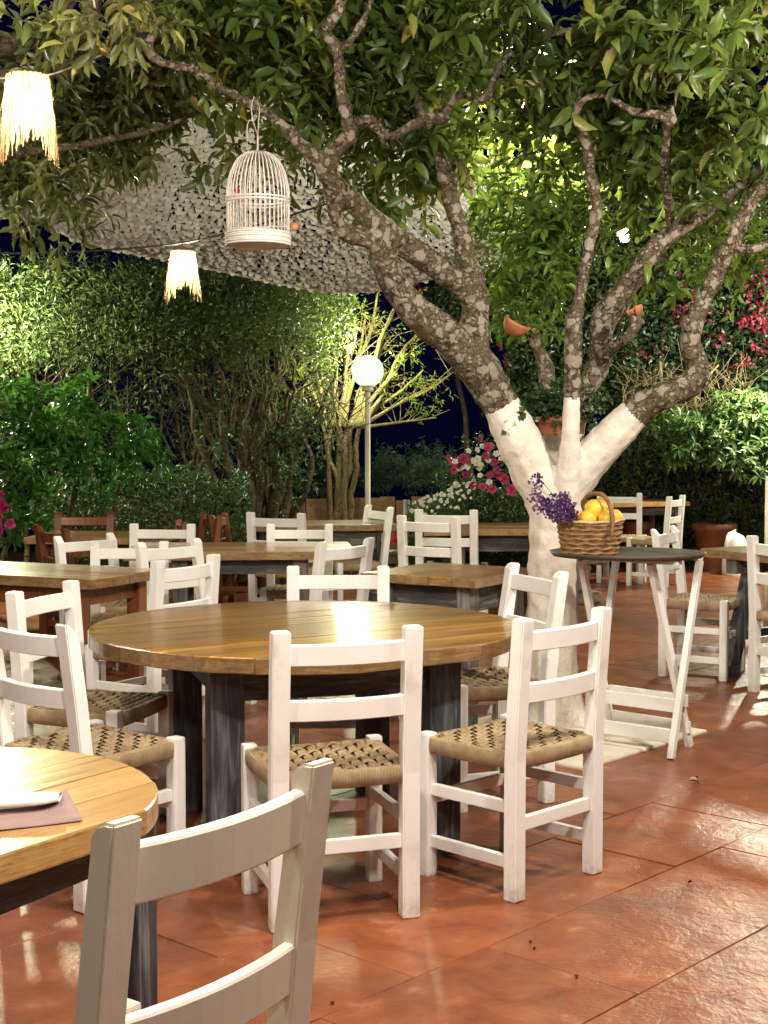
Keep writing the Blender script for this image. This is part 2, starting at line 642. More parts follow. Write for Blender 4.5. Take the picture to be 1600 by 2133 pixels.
M_WEATHER2 = mat_weathered('weathered_grey_wood', (.05, .047, .045), (.13, .122, .115), (.30, .285, .265))
M_TRUNK = mat_trunk()
M_BARK2 = mat_bark_plain('left_tree_bark', (.06, .045, .03), (.12, .10, .07), (.24, .22, .17), .5)
M_STEM = mat_bark_plain('hedge_stem_bark', (.045, .032, .018), (.12, .088, .052), (.22, .185, .125), .25, 30)
M_DRY = mat_bark_plain('dry_shoot_bark', (.14, .10, .05), (.26, .20, .11), (.36, .30, .18), .2, 30)
M_YSTEM = mat_bark_plain('pale_stem_bark', (.25, .20, .08), (.42, .36, .15), (.5, .45, .25), .2, 30)
M_TWIG = mat_plain('green_twig', (.085, .10, .03), .6, 30, .3)
M_FLOOR = mat_floor()
M_POT = mat_plain('shaded_terracotta', (.17, .058, .028), .65, 14, .3, .3)  # the shadow on the pots is put into this darker terracotta
M_TERRA = mat_plain('terracotta', (.38, .135, .06), .6, 22, .25, .25)
M_FENCE = mat_wood('fence_pine', (.17, .085, .035), (.29, .165, .075), (.36, .22, .11), .6, 0, (30, 30, 2.2), bstr=.4)
M_RAFFIA = mat_translucent('raffia', (.60, .43, .22), .30, .7)
M_NET = mat_translucent('camouflage_net_cloth', (.50, .50, .47), .22, .75, 12, .18)
M_CAGE = mat_plain('white_cane', (.74, .69, .66), .5, 30, .12)
M_BASKET = mat_plain('esparto_weave', (.215, .115, .043), .7, 60, .4, .4)
M_HANDLE = mat_plain('basket_handle_cord', (.20, .10, .04), .7, 60, .3, .4)
M_QUINCE = mat_plain('quince_skin', (.72, .47, .045), .42, 9, .16, .12)
M_TRAY = mat_plain('dark_tray', (.050, .040, .028), .5, 25, .25, .08)
M_CABLE = mat_plain('black_cable', (.02, .02, .02), .5)
M_STRING = mat_plain('cream_string', (.62, .56, .45), .8)
M_PALECABLE = mat_plain('pale_cable', (.45, .42, .36), .5)
M_STONE = mat_plain('rubble_stone', (.24, .20, .155), .8, 14, .4, .6, bdist=.02)
M_SLAB = mat_plain('whitewashed_slab', (.66, .62, .50), .6, 6, .18, .5, bdist=.01)
M_POLE = mat_plain('cream_pole_paint', (.62, .60, .47), .35, 10, .1, .05)
M_NAPKIN = mat_plain('white_napkin_cloth', (.78, .74, .70), .8, 60, .05, .2)
M_PAPER = mat_plain('mauve_paper', (.23, .145, .135), .8, 30, .12, .15)

L_CITRUS = mat_leaf('orange_leaf', (.024, .050, .010), (.070, .120, .020), (.225, .30, .068), (.46, .36, .06), .36, .38, (.30, .34, .06))
L_CITRUS2 = mat_leaf('left_tree_leaf', (.028, .042, .012), (.080, .098, .026), (.22, .23, .07), (.42, .33, .07), .4, .36, (.2, .24, .06))
L_BRIGHT = mat_leaf('young_orange_leaf', (.032, .080, .012), (.085, .165, .022), (.22, .31, .055), None, .33, .42, (.32, .46, .06))
L_HEDGE = mat_leaf('hedge_leaf', (.016, .030, .009), (.046, .070, .018), (.13, .165, .042), None, .48, .25, None, .35)
L_PITTO = mat_leaf('broad_glossy_leaf', (.018, .070, .010), (.040, .125, .020), (.085, .19, .035), None, .26, .3, (.14, .36, .05))
L_SHRUB = mat_leaf('shrub_leaf', (.016, .040, .012), (.035, .075, .022), (.075, .125, .036), None, .4, .25)
L_VARIEG = mat_leaf('variegated_leaf', (.028, .060, .016), (.075, .145, .034), (.20, .29, .08), (.48, .47, .2), .36, .3)
L_VINE = mat_leaf('vine_leaf', (.016, .034, .010), (.035, .062, .018), (.07, .10, .03), None, .42, .3)
L_YELLOW = mat_leaf('yellow_green_leaf', (.10, .15, .02), (.20, .28, .04), (.36, .42, .08), None, .4, .5, (.5, .6, .1))
L_FEATHER = mat_leaf('feathery_leaf', (.025, .060, .030), (.045, .095, .05), (.08, .14, .08), None, .5, .25)
L_IVY = mat_leaf('ivy_leaf', (.012, .034, .012), (.032, .070, .022), (.075, .13, .04), None, .35, .2)
F_MAGENTA = mat_leaf('magenta_petal', (.16, .004, .04), (.33, .012, .085), (.52, .06, .18), None, .6, .35)
F_WHITE = mat_leaf('white_petal', (.36, .36, .20), (.62, .60, .52), (.76, .75, .68), None, .6, .35)
F_CRIMSON = mat_leaf('crimson_bract', (.06, .002, .009), (.12, .004, .016), (.21, .012, .038), None, .55, .4)
F_PURPLE = mat_leaf('purple_floret', (.045, .012, .10), (.11, .03, .20), (.36, .20, .30), (.48, .33, .36), .7, .25)


# ================================================================== leaf machinery
# a leaf frame: origin, direction, normal, length, width, tone
LEAF8_V = np.array([(0, 0, 0), (.33, .40, .10), (.33, 0, 0), (.33, -.40, .10), (.68, .36, .06), (.68, 0, -.05), (.68, -.36, .06), (1, 0, -.17)], np.float32)
LEAF8_F = np.array([(0, 2, 1), (0, 3, 2), (1, 2, 5), (1, 5, 4), (2, 3, 6), (2, 6, 5), (4, 5, 7), (5, 6, 7)], np.int32)
LEAF5_V = np.array([(0, 0, 0), (.5, .5, .10), (.5, 0, 0), (.5, -.5, .10), (1, 0, -.08)], np.float32)
LEAF5_F = np.array([(0, 2, 1), (0, 3, 2), (1, 2, 4), (2, 3, 4)], np.int32)


class Leaves:
    def __init__(self):
        self.o = []; self.d = []; self.n = []; self.l = []; self.w = []; self.t = []

    def add(self, o, d, n, l, w, t):
        self.o.append(np.atleast_2d(o)); self.d.append(np.atleast_2d(d)); self.n.append(np.atleast_2d(n))
        self.l.append(np.atleast_1d(l)); self.w.append(np.atleast_1d(w)); self.t.append(np.atleast_1d(t))

    def arrays(self):
        o = np.concatenate(self.o); d = np.concatenate(self.d); n = np.concatenate(self.n)
        l = np.concatenate(self.l); w = np.concatenate(self.w); t = np.concatenate(self.t)
        d = d / np.linalg.norm(d, axis=1, keepdims=True)
        n = n - d * np.sum(n * d, axis=1, keepdims=True)
        ln = np.linalg.norm(n, axis=1, keepdims=True)
        n = np.where(ln < 1e-4, np.cross(d, np.array([[.3, .5, .81]])), n)
        n = n / np.linalg.norm(n, axis=1, keepdims=True)
        return o, d, n, l, w, t


def leaf_mesh(name, A, mat, simple=False):
    o, d, n, l, w, t = A
    TV, TF = (LEAF5_V, LEAF5_F) if simple else (LEAF8_V, LEAF8_F)
    s = np.cross(n, d)
    N, k = len(o), len(TV)
    V = (o[:, None, :] + d[:, None, :] * (TV[None, :, 0, None] * l[:, None, None])
         + s[:, None, :] * (TV[None, :, 1, None] * w[:, None, None])
         + n[:, None, :] * (TV[None, :, 2, None] * l[:, None, None] * (.6 + .9 * rng.random(N))[:, None, None]))
    F = (TF[None] + (np.arange(N) * k)[:, None, None]).reshape(-1, 3)
    return np_mesh(name, V.reshape(-1, 3), F, mat, not simple, {'tone': np.repeat(t, k)})


_leaf_protos = {}


def put_foliage(parent, L, mat, n_parts=0, simple=False, name='foliage', leaf_name='leaf', inset=None):
    """leaves of one plant: the n_parts that show largest become parts, the rest one mass"""
    A = L.arrays()
    o, d, n, l, w, t = A
    if n_parts > 0:
        # rank by apparent size inside the frame
        dist = np.linalg.norm(o - np.array([0, 0, CAM_H]), axis=1)
        px = 800 + o[:, 0] / o[:, 1] * FPX
        zz = CAM_H - o[:, 2]
        py = 905 + zz / o[:, 1] * FPX
        inside = (px > 5) & (px < 1595) & (py > 5) & (py < 2128)
        face = np.abs(np.sum(n * (o - np.array([0, 0, CAM_H])), axis=1)) / dist
        score = np.where(inside, (l / dist) * (.3 + face) / (dist ** .9), -1)
        idx = np.argsort(-score)[:n_parts]
        idx = idx[score[idx] > 0]
        keep = np.ones(len(o), bool); keep[idx] = False
        key = mat.name
        if key not in _leaf_protos:
            ps = []
            for k in range(10):
                tt = (k + .5) / 10
                V = LEAF8_V.copy(); V[:, 1] *= 1.0
                V[:, 2] *= (.6 + .09 * k)
                me = np_mesh(leaf_name, V, LEAF8_F, mat, True, {'tone': np.full(8, tt)})
                ps.append(me)
            _leaf_protos[key] = ps
        ps = _leaf_protos[key]
        inv = parent.matrix_world.inverted() if False else Matrix.Translation(-parent.location)
        for i in idx:
            me = ps[min(9, int(t[i] * 10))]
            x = Vector(d[i]) * float(l[i]); nn = Vector(n[i])
            y = nn.cross(Vector(d[i])) * float(w[i])
            z = nn * float(l[i])
            Mx = Matrix(((x.x, y.x, z.x, o[i, 0]), (x.y, y.y, z.y, o[i, 1]), (x.z, y.z, z.z, o[i, 2]), (0, 0, 0, 1)))
            lo = obj(leaf_name, me, parent)
            lo.matrix_basis = inv @ Mx
        A = tuple(a[keep] for a in A)
    me = leaf_mesh(name, A, mat, simple)
    f = obj(name, me, parent, loc=tuple(-parent.location))
    f['kind'] = 'stuff'
    return f


def rand_unit(n):
    v = rng.normal(size=(n, 3))
    return v / np.linalg.norm(v, axis=1, keepdims=True)


def twig_cluster(L, segs, base, direc, length, nleaf, ll, lw, tone_mu=.45, tone_sd=.2, spread=.85, droop=.25, rr=.0025):
    """a twig with leaves along it"""
    direc = np.array(direc, float); direc /= np.linalg.norm(direc)
    base = np.array(base, float)
    ref = np.array([0, 0, 1.]) if abs(direc[2]) < .9 else np.array([1., 0, 0])
    a = np.cross(direc, ref); a /= np.linalg.norm(a)
    b = np.cross(direc, a)
    s = (np.arange(nleaf) + .6) / nleaf
    ph = np.arange(nleaf) * 2.4 + rng.random() * 6.28
    rad = np.cos(ph)[:, None] * a + np.sin(ph)[:, None] * b
    pos = base + direc * (s * length)[:, None] - np.array([0, 0, 1]) * (droop * .35 * length * s ** 2)[:, None]
    ax = (1 - spread * (1 - .55 * s))[:, None]
    d = rad * (spread * (1 - .35 * s))[:, None] + direc * ax + np.array([0, 0, -droop]) * (.5 + rng.random((nleaf, 1))) + rng.normal(size=(nleaf, 3)) * .18
    nn = direc[None] * .8 + np.array([0, 0, .7]) + rng.normal(size=(nleaf, 3)) * .3
    sz = .5 + .75 * rng.random(nleaf)
    tb = np.clip(tone_mu + rng.normal() * tone_sd * .7 + rng.normal(size=nleaf) * tone_sd * .6, 0, .93)
    rare = rng.random(nleaf) < .008
    tb = np.where(rare, 1.0, tb)
    L.add(pos, d, nn, ll * sz, lw * sz * (.8 + .4 * rng.random(nleaf)), tb)
    if segs is not None:
        end = base + direc * length - np.array([0, 0, 1]) * (droop * .35 * length)
        segs.append((base, end, rr))


def seg_mesh(name, segs, mat, n=4):
    """thin twigs as tapered prisms"""
    N = len(segs)
    A = np.array([s[0] for s in segs]); B = np.array([s[1] for s in segs]); R = np.array([s[2] for s in segs])
    D = B - A; D /= np.linalg.norm(D, axis=1, keepdims=True) + 1e-9
    ref = np.where(np.abs(D[:, 2:3]) < .9, np.array([[0, 0, 1.]]), np.array([[1., 0, 0]]))
    X = np.cross(D, ref); X /= np.linalg.norm(X, axis=1, keepdims=True)
    Y = np.cross(D, X)
    V = np.zeros((N, 2 * n, 3))
    for k in range(n):
        c, s = math.cos(2 * PI * k / n), math.sin(2 * PI * k / n)
        off = X * c + Y * s
        V[:, k] = A + off * R[:, None]
        V[:, n + k] = B + off * R[:, None] * .5
    F = np.array([(k, (k + 1) % n, n + (k + 1) % n, n + k) for k in range(n)])
    F = (F[None] + (np.arange(N) * 2 * n)[:, None, None]).reshape(-1, 4)
    return np_mesh(name, V.reshape(-1, 3), F, mat, True)


def in_ellipsoid(n, c, r, power=.45):
    u = rand_unit(n)
    q = rng.random(n) ** power
    return np.array(c) + u * np.array(r) * q[:, None], u


def canopy(L, segs, blobs, ll, lw, nleaf, tlen, tone=.45, sd=.2, droop=.3, up=.25, keep=None):
    """blobs: (px,py,depth,rx_px,ry_px,rdepth_m,count[,tone])"""
    for bl in blobs:
        px, py, d, rx, ry, rd, cnt = bl[:7]
        tm = bl[7] if len(bl) > 7 else tone
        c = P(px, py, d)
        r = (rx / FPX * d, rd, ry / FPX * d)
        pts, u = in_ellipsoid(cnt, c, r)
        for p, q in zip(pts, u):
            if keep is not None and not keep(p, q): continue
            di = q * .8 + np.array([0, -.15, up]) + rng.normal(size=3) * .45
            twig_cluster(L, segs, p, di, tlen * (.7 + .6 * rng.random()), nleaf + int(rng.integers(-2, 3)), ll, lw, tm, sd, droop=droop)


def fill_leaves(L, n, boxfn, ll, lw, tone=.45, sd=.2, face=(0, -.5, .5), jit=.8):
    """n separate leaves at points given by boxfn(n)"""
    p = boxfn(n)
    d = rand_unit(n) + np.array([0, -.25, .1])
    nn = np.array(face)[None] + rng.normal(size=(n, 3)) * jit
    sz = .6 + .7 * rng.random(n)
    # clumpy tone
    cl = np.array([noise.noise(Vector(q) * 3.1) for q in p])
    t = np.clip(tone + cl * .35 + rng.normal(size=n) * sd, 0, .95)
    L.add(p, d, nn, ll * sz, lw * sz, t)

# ================================================================== setting
def sheet(name, x0, x1, y0, y1, z, mat):
    me = np_mesh(name, [(x0, y0, z), (x1, y0, z), (x1, y1, z), (x0, y1, z)], [(0, 1, 2, 3)], mat)
    o = obj(name, me); o['kind'] = 'structure'
    return o


M_GROUND = mat_plain('dark_soil', (.045, .032, .022), .9, 4, .4, .6, .2, .03)
M_GROUT = mat_plain('dark_joint', (.10, .042, .024), .6, 30, .3, .3)
t_ = NT('dark_reflector')
M_REFLECTOR = t_.done(t_.bsdf((.002, .003, .008), .12, t_.noise(t_.coords(world=True), .4, 4), .2, .2))
sheet('ground', -45, 45, -20, 21, -.03, M_GROUND)
sheet('sea', -1500, 1500, -1200, 2800, -9.0, M_REFLECTOR)  # added glossy sheet that mirrors the navy sky below the horizon

floor = sheet('terrace_floor', -9, 9, -3, 17.5, -.006, M_GROUT)
ang = math.radians(47.5)
ca, sa = math.cos(ang), math.sin(ang)
ROW, TL = .50, .66
tiles = []
for iv in range(-30, 60):
    off = (iv % 2) * .5 * TL + random.uniform(-.08, .08)
    v0 = iv * ROW - .06
    u = -14 + off
    while u < 22:
        L_ = TL
        uc, vc = u + L_ / 2, v0 + ROW / 2
        x, y = uc * ca - vc * sa, uc * sa + vc * ca
        if 1.5 < y < 16.5 and abs(x) < .30 * y + .55:
            tiles.append((y, x, L_))
        u += L_
tiles.sort()
_tile_me = []
for k in range(4):
    bm = bmesh.new()
    w, h = TL - .0035, ROW - .0035
    j = [(random.uniform(-.004, .004)) for _ in range(4)]
    prism_bm(bm, [(-w / 2 + j[0], -h / 2), (w / 2, -h / 2 + j[1]), (w / 2 + j[2], h / 2), (-w / 2, h / 2 + j[3])], -.028, 0, .0025)
    _tile_me.append(bm_mesh('tile', bm, M_FLOOR))
rest = []
for i, (y, x, L_) in enumerate(tiles):
    rot = (random.gauss(0, .0014), random.gauss(0, .0014), ang + (PI if i % 2 else 0))
    if i < 295:
        obj('tile', _tile_me[i % 4], floor, loc=(x, y, random.uniform(-.0015, .001)), rot=rot)
    else:
        rest.append((x, y, rot))
if rest:
    VV, FF, o_ = [], [], 0
    bm = bmesh.new()
    for x, y, rot in rest:
        b2 = bmesh.new(); b2.from_mesh(_tile_me[0])
        M = Matrix.Translation((x, y, 0)) @ Matrix.Rotation(rot[2], 4, 'Z')
        b2.transform(M)
        tmp = bpy.data.meshes.new('tmp'); b2.to_mesh(tmp); b2.free()
        bm.from_mesh(tmp); bpy.data.meshes.remove(tmp)
    o = obj('far_tiles', bm_mesh('far_tiles', bm, M_FLOOR), floor); o['kind'] = 'stuff'

# whitewashed slab round the tree
bm = bmesh.new()
prism_bm(bm, [(-.5, -.53), (.5, -.53), (.5, .53), (-.5, .53)], -.01, .012, .006)
slab = obj('tree_slab', bm_mesh('tree_slab', bm, M_SLAB), loc=(.84, 6.77, 0), rot=(0, 0, ang + PI / 2))
tag(slab, 'whitewashed square slab in the terracotta floor round the foot of the tree', 'slab', kind='thing')

# low board fence behind the back tables
fence = thing('board_fence', 'low fence of upright brown boards behind the lamp post', 'fence', (0, 0, 0))
fa, fb = Vector((-3.0, 14.1, 0)), Vector((1.9, 13.75, 0))
fl = (fb - fa).length
fang = math.atan2(fb.y - fa.y, fb.x - fa.x)
nb = int(fl / .145)
_pm = []
for k in range(4):
    bm = bmesh.new(); h = .80 + .012 * k
    box_bm(bm, .1435, .022, h, (0, 0, h / 2), .004)
    _pm.append(bm_mesh('board', bm, M_FENCE))
for i in range(nb):
    p = fa.lerp(fb, (i + .5) / nb)
    obj('board', _pm[random.randrange(4)], fence, loc=(p.x, p.y + random.uniform(-.004, .004), 0), rot=(0, random.gauss(0, .006), fang))
for z in (.22, .62):
    obj('rail', bar_mesh('rail', (fa.x, fa.y + .035, z), (fb.x, fb.y + .035, z), .03, .07, M_FENCE), fence)

# rubble wall of the flower bed
wall = thing('stone_wall', 'low dry stone wall of a flower bed behind the back tables', 'wall', (0, 0, 0))
for row in range(4):
    x = -.25 + random.uniform(0, .08)
    while x < 1.75:
        w = random.uniform(.12, .24)
        bm = bmesh.new()
        box_bm(bm, w - .012, .22, .105, (0, 0, 0), .022)
        for v in bm.verts:
            v.co += Vector((random.gauss(0, .006), random.gauss(0, .006), random.gauss(0, .005)))
        obj('stone', bm_mesh('stone', bm, M_STONE), wall, loc=(x + w / 2, 12.15 + random.uniform(-.015, .015), .055 + row * .112), rot=(random.gauss(0, .03), random.gauss(0, .03), 0))
        x += w


# ================================================================== chairs
PW, PD, CHH = .054, .048, .88


def post_mesh(style, mat):
    """rear post, foot at the origin, facing +y, rake to the back"""
    rk = -.030 if style == 'flat' else -.055
    y0, y1 = -PD / 2, PD / 2
    back = [(y0, 0), (y0, .44), (y0 + rk * .35, .62), (y0 + rk, CHH)]
    front = [(y1 + rk, CHH), (y1 + rk * .35, .62), (y1, .44), (y1, 0)]
    if style == 'bevel':
        front = [(y0 + rk + .014, CHH), (y1 + rk * .93, CHH - .042)] + front[1:]
    elif style == 'round':
        front = [(y0 + rk + .018, CHH), (y0 + rk + .034, CHH - .006), (y1 + rk - .002, CHH - .022), (y1 + rk, CHH - .045)] + front[1:]
    poly = back + front
    bm = bmesh.new()
    a = [bm.verts.new((-PW / 2, y, z)) for y, z in poly]
    b = [bm.verts.new((PW / 2, y, z)) for y, z in poly]
    n = len(poly)
    bm.faces.new(a); bm.faces.new(b[::-1])
    for i in range(n):
        bm.faces.new((a[i], b[i], b[(i + 1) % n], a[(i + 1) % n]))
    bmesh.ops.recalc_face_normals(bm, faces=bm.faces)
    es = [e for e in bm.edges if e.calc_face_angle(0) > .6]
    bmesh.ops.bevel(bm, geom=es, offset=.004, segments=2, affect='EDGES')
    return bm_mesh('rear_post', bm, mat)


def bowed_rail(w, h, th, bow, mat, name='back_rail'):
    """slat between the posts bowed to the back (-y)"""
    n = 9
    V = []; F = []
    for i in range(n):
        s = i / (n - 1)
        x = (s - .5) * w
        y = -bow * (1 - (2 * s - 1) ** 2)
        c = .003
        for yy, zz in ((y - th / 2, -h / 2 + c), (y - th / 2, h / 2 - c), (y - th / 2 + c, h / 2), (y + th / 2 - c, h / 2), (y + th / 2, h / 2 - c), (y + th / 2, -h / 2 + c), (y + th / 2 - c, -h / 2), (y - th / 2 + c, -h / 2)):
            V.append((x, yy, zz))
    for i in range(n - 1):
        for k in range(8):
            F.append((i * 8 + k, i * 8 + (k + 1) % 8, (i + 1) * 8 + (k + 1) % 8, (i + 1) * 8 + k))
    return np_mesh(name, V, F, mat)


def seat_meshes(hw_r, hw_f, dep):
    """cord-wrapped frame (four fat rails) and the woven top"""
    zc, th = .437, .027
    c = [(-hw_r, .0), (hw_r, .0), (hw_f, dep), (-hw_f, dep)]
    parts = []
    for i in range(4):
        a, b = c[i], c[(i + 1) % 4]
        d = Vector((b[0] - a[0], b[1] - a[1], 0)).normalized()
        side = Vector((-d.y, d.x, 0))
        ring = []
        for k in range(10):
            t = 2 * PI * k / 10
            cx, cz = math.cos(t), math.sin(t)
            ring.append((abs(cx) ** .45 * math.copysign(1, cx) * .019, abs(cz) ** .45 * math.copysign(1, cz) * th))
        V = []; F = []
        m = 7
        for j in range(m):
            s = j / (m - 1)
            p = Vector((a[0], a[1], zc)).lerp(Vector((b[0], b[1], zc)), s)
            bulge = 1 + .05 * math.sin(s * PI)
            for rx, rz in ring:
                q = p - side * (rx * bulge) + Vector((0, 0, rz - .004 * math.sin(s * PI)))
                V.append(tuple(q))
        for j in range(m - 1):
            for k in range(10):
                F.append((j * 10 + k, j * 10 + (k + 1) % 10, (j + 1) * 10 + (k + 1) % 10, (j + 1) * 10 + k))
        parts.append((np.array(V, np.float32), np.array(F, np.int32)))
    V, F = merge(parts)
    frame = np_mesh('seat', V, F, M_RUSH, True)
    # woven strands: over two / under one, slanting twill
    n = 10
    parts = []
    zt = zc + th - .006
    sw = .0128

    def pt(s, t):
        hw = hw_r + (hw_f - hw_r) * t
        return Vector(((2 * s - 1) * hw, t * dep, zt))
    r_ = random.Random(3)
    for direc in (0, 1):
        for i in range(n):
            f = (i + .5) / n
            m = n * 4
            V = []; Fq = []
            wob = r_.uniform(-.0015, .0015)
            for j in range(m + 1):
                g = j / m
                p = pt(f, g) if direc == 0 else pt(g, f)
                k = g * n
                ph = (i + k + (1 if direc else 0) * 1.0)
                z = .0080 * math.sin(PI * ph + (0 if direc == 0 else 0))
                p.z += z - .006 * math.sin(PI * g) * math.sin(PI * f)
                for wq, dz in ((-sw, -.002), (-sw * .45, .0016), (sw * .45, .0016), (sw, -.002)):
                    q = p + (Vector((wq + wob, 0, dz)) if direc == 0 else Vector((0, wq + wob, dz)))
                    V.append(tuple(q))
            for j in range(m):
                for k in range(3):
                    Fq.append((j * 4 + k, j * 4 + k + 1, j * 4 + 5 + k, j * 4 + 4 + k))
            parts.append((np.array(V, np.float32), np.array(Fq, np.int32)))
    V, F = merge(parts)
    weave = np_mesh('weave', V, F, M_RUSH, True)
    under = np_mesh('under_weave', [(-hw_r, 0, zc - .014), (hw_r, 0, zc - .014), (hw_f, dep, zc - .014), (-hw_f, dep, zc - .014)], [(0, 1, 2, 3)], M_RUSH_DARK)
    return frame, weave, under


HWR, HWF, DEP = .2, .205, .365
SEATF, SEATW, SEATU = seat_meshes(HWR - .003, HWF, DEP)


def chair_kit(mat):
    k = {}
    for s in ('flat', 'bevel', 'round'):
        k['post_' + s] = post_mesh(s, mat)
    bm = bmesh.new()
    box_bm(bm, .046, .046, .474, (0, 0, .237), .008)
    k['leg'] = bm_mesh('front_leg', bm, mat)
    k['top'] = bowed_rail(.4 - PW, .062, .022, .02, mat)
    k['low'] = bowed_rail(.4 - PW, .062, .022, .018, mat)
    k['sb'] = box_mesh('stretcher', .4 - PW, .022, .042, mat, .003)
    k['ss'] = box_mesh('stretcher', .022, DEP - .047, .038, mat, .003)
    k['sf'] = box_mesh('stretcher', .41 - .046, .022, .038, mat, .003)
    return k


KIT_W, KIT_B, KIT_C = chair_kit(M_WHITE), chair_kit(M_BROWNWOOD), chair_kit(mat_white_paint('shaded_cream_paint', (.84, .76, .64)))  # cream tone also carries the closest chair's shade in its colour


def make_chair(name, kit, style):
    t = thing(name, '', 'chair')
    tall = style == 'tall'
    for s in (-1, 1):
        obj('rear_post', kit['post_' + ('round' if tall else style)], t, loc=(s * .2, 0, 0), scale=(1, 1, .95 / .88 if tall else 1))
        obj('front_leg', kit['leg'], t, loc=(s * HWF, DEP, 0))
        obj('stretcher', kit['ss'], t, loc=(s * .2025, DEP / 2, .29))
        obj('stretcher', kit['ss'], t, loc=(s * .2025, DEP / 2, .118))
    if tall:
        obj('back_rail', kit['top'], t, loc=(0, -.046, .868), rot=(.10, 0, 0), scale=(1, 1, 1.32))
        obj('back_rail', kit['low'], t, loc=(0, -.026, .632), rot=(.10, 0, 0), scale=(1, 1, 1.26))
    else:
        k_ = .55 if style == 'flat' else 1
        obj('back_rail', kit['top'], t, loc=(0, -.046 * k_, .808), rot=(.10 * k_, 0, 0))
        obj('back_rail', kit['low'], t, loc=(0, -.024 * k_, .645), rot=(.10 * k_, 0, 0))
    obj('stretcher', kit['sb'], t, loc=(0, 0, .235))
    obj('stretcher', kit['sf'], t, loc=(0, DEP, .255))
    f = obj('seat', SEATF, t)
    w = obj('weave', SEATW, f); w['kind'] = 'stuff'
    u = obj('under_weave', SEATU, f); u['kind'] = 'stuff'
    return t


_protos = {}


def chair(style, x, y, heading, label, group, scale=1.0, brown=False):
    key = (style, brown)
    if key not in _protos:
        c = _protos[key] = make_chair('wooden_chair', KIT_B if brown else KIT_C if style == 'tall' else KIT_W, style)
    else:
        c = copy_tree(_protos[key])
    c.location = (x, y, 0)
    c.rotation_euler = (0, 0, math.radians(heading - 90))
    c.scale = (scale,) * 3
    tag(c, label, 'chair', group)
    return c


GW = 'white wooden chairs with woven cord seats'
GB = 'brown wooden chairs at the back'
chair('flat', -.115, 4.12, 108, 'white chair with its back to us before the large round table, seen whole', GW)
chair('flat', .545, 4.47, 135, 'white chair at the right of the large round table, turned left, legs on open floor', GW)
chair('tall', -.27, 1.99, 144, 'closest chair, cream with shade in its paint, only its backrest showing at the bottom edge', GW, 1.0)
chair('flat', -1.235, 5.24, -17, 'white chair left of the large round table, facing it sideways, seat in view', GW)
chair('bevel', -1.06, 4.36, 50, 'white chair between the pale round table and the large round table, seat corner showing', GW)
chair('flat', -.93, 6.5, 149, 'white chair right behind the left rim of the large round table, with two rails showing', GW)
chair('round', -1.12, 7.62, -40, 'white chair with rounded post tops leaning left before the honey table', GW, .99)
chair('bevel', -1.76, 8.5, -42, 'white chair with slanted post tops behind the brown legged table', GW, .955)
chair('flat', -1.43, 7.95, 275, 'white chair mirrored in the end of the brown legged table top', GW, .955)
chair('flat', -1.475, 9.4, 265, 'white chair behind the left end of the long honey plank table', GW, .965)
chair('flat', -.56, 9.38, 268, 'white chair pushed in behind the honey plank table, mirrored in its top', GW, .965)
chair('flat', -.77, 10.25, 70, 'small looking white chair before the dark table by the board fence', GW)
chair('round', -.09, 11.0, 205, 'tall looking white chair in front of the lamp post pole, facing left', GW, 1.01)
chair('flat', .31, 9.5, 60, 'white chair just beyond the small square table, two rails above it', GW, 1.02)
chair('flat', .46, 10.35, 75, 'white chair at the left end of the plank table before the white flowers', GW, 1.02)
chair('round', -.25, 7.63, 142, 'white chair with rounded tops behind the far rim of the round table', GW)
chair('flat', -.2, 6.16, 270, 'white chair at the far side of the large round table, one rail showing', GW, .985)
chair('round', .56, 5.70, 202, 'white chair between the round table and the tree trunk, facing left', GW, 1.03)
chair('bevel', 1.76, 8.6, -28, 'white chair right of the tray stand with slanted post tops, facing the trestle table', GW)
chair('flat', 2.18, 7.73, 32, 'white chair cut by the right edge of the photo at the trestle table', GW)
chair('flat', 2.75, 13.5, 150, 'farthest white chair with two thin rails against the right hedge', GW, .98)
chair('flat', 2.34, 14.1, 262, 'far white chair behind the fruit basket at the pale far table', GW, .98)
chair('flat', -2.05, 6.45, 60, 'white chair at the left edge below the brown legged table, backrest out of view', GW)
chair('round', -2.25, 10.6, 270, 'brown chair behind the brown table before the hedge, whole backrest showing', GB, .98, True)
chair('round', -2.06, 9.0, 38, 'brown chair in front of the small brown table, backrest leaning left', GB, .98, True)
chair('round', -1.48, 10.0, 195, 'brown chair at the right end of the small brown table, posts leaning right', GB, .95, True)
chair('round', -1.36, 10.75, 205, 'brown chair before the hedge trunks, half hidden behind other chairs', GB, .95, True)
chair('round', -1.22, 10.9, -8, 'brown chair at the left end of the dark table by the board fence', GB, .95, True)


# ================================================================== tables
def round_planks(R, w, off=0.0):
    """planks of a round top cut by chords; yields polygons (x,y) CCW"""
    out = []
    y = -R + off
    while y < R:
        a, b = max(y, -R + .001), min(y + w, R - .001)
        if b - a > .012:
            n = 9
            right = []; left = []
            for i in range(n):
                yy = a + (b - a) * i / (n - 1)
                xx = math.sqrt(max(R * R - yy * yy, 1e-6))
                right.append((xx, yy)); left.append((-xx, yy))
            out.append(right + left[::-1])
        y += w
    return out


def rect_planks(L, W, n):
    w = W / n
    return [[(-L / 2 + random.uniform(-.006, .006), -W / 2 + i * w), (L / 2 + random.uniform(-.006, .006), -W / 2 + i * w),
             (L / 2 + random.uniform(-.006, .006), -W / 2 + (i + 1) * w), (-L / 2 + random.uniform(-.006, .006), -W / 2 + (i + 1) * w)] for i in range(n)]


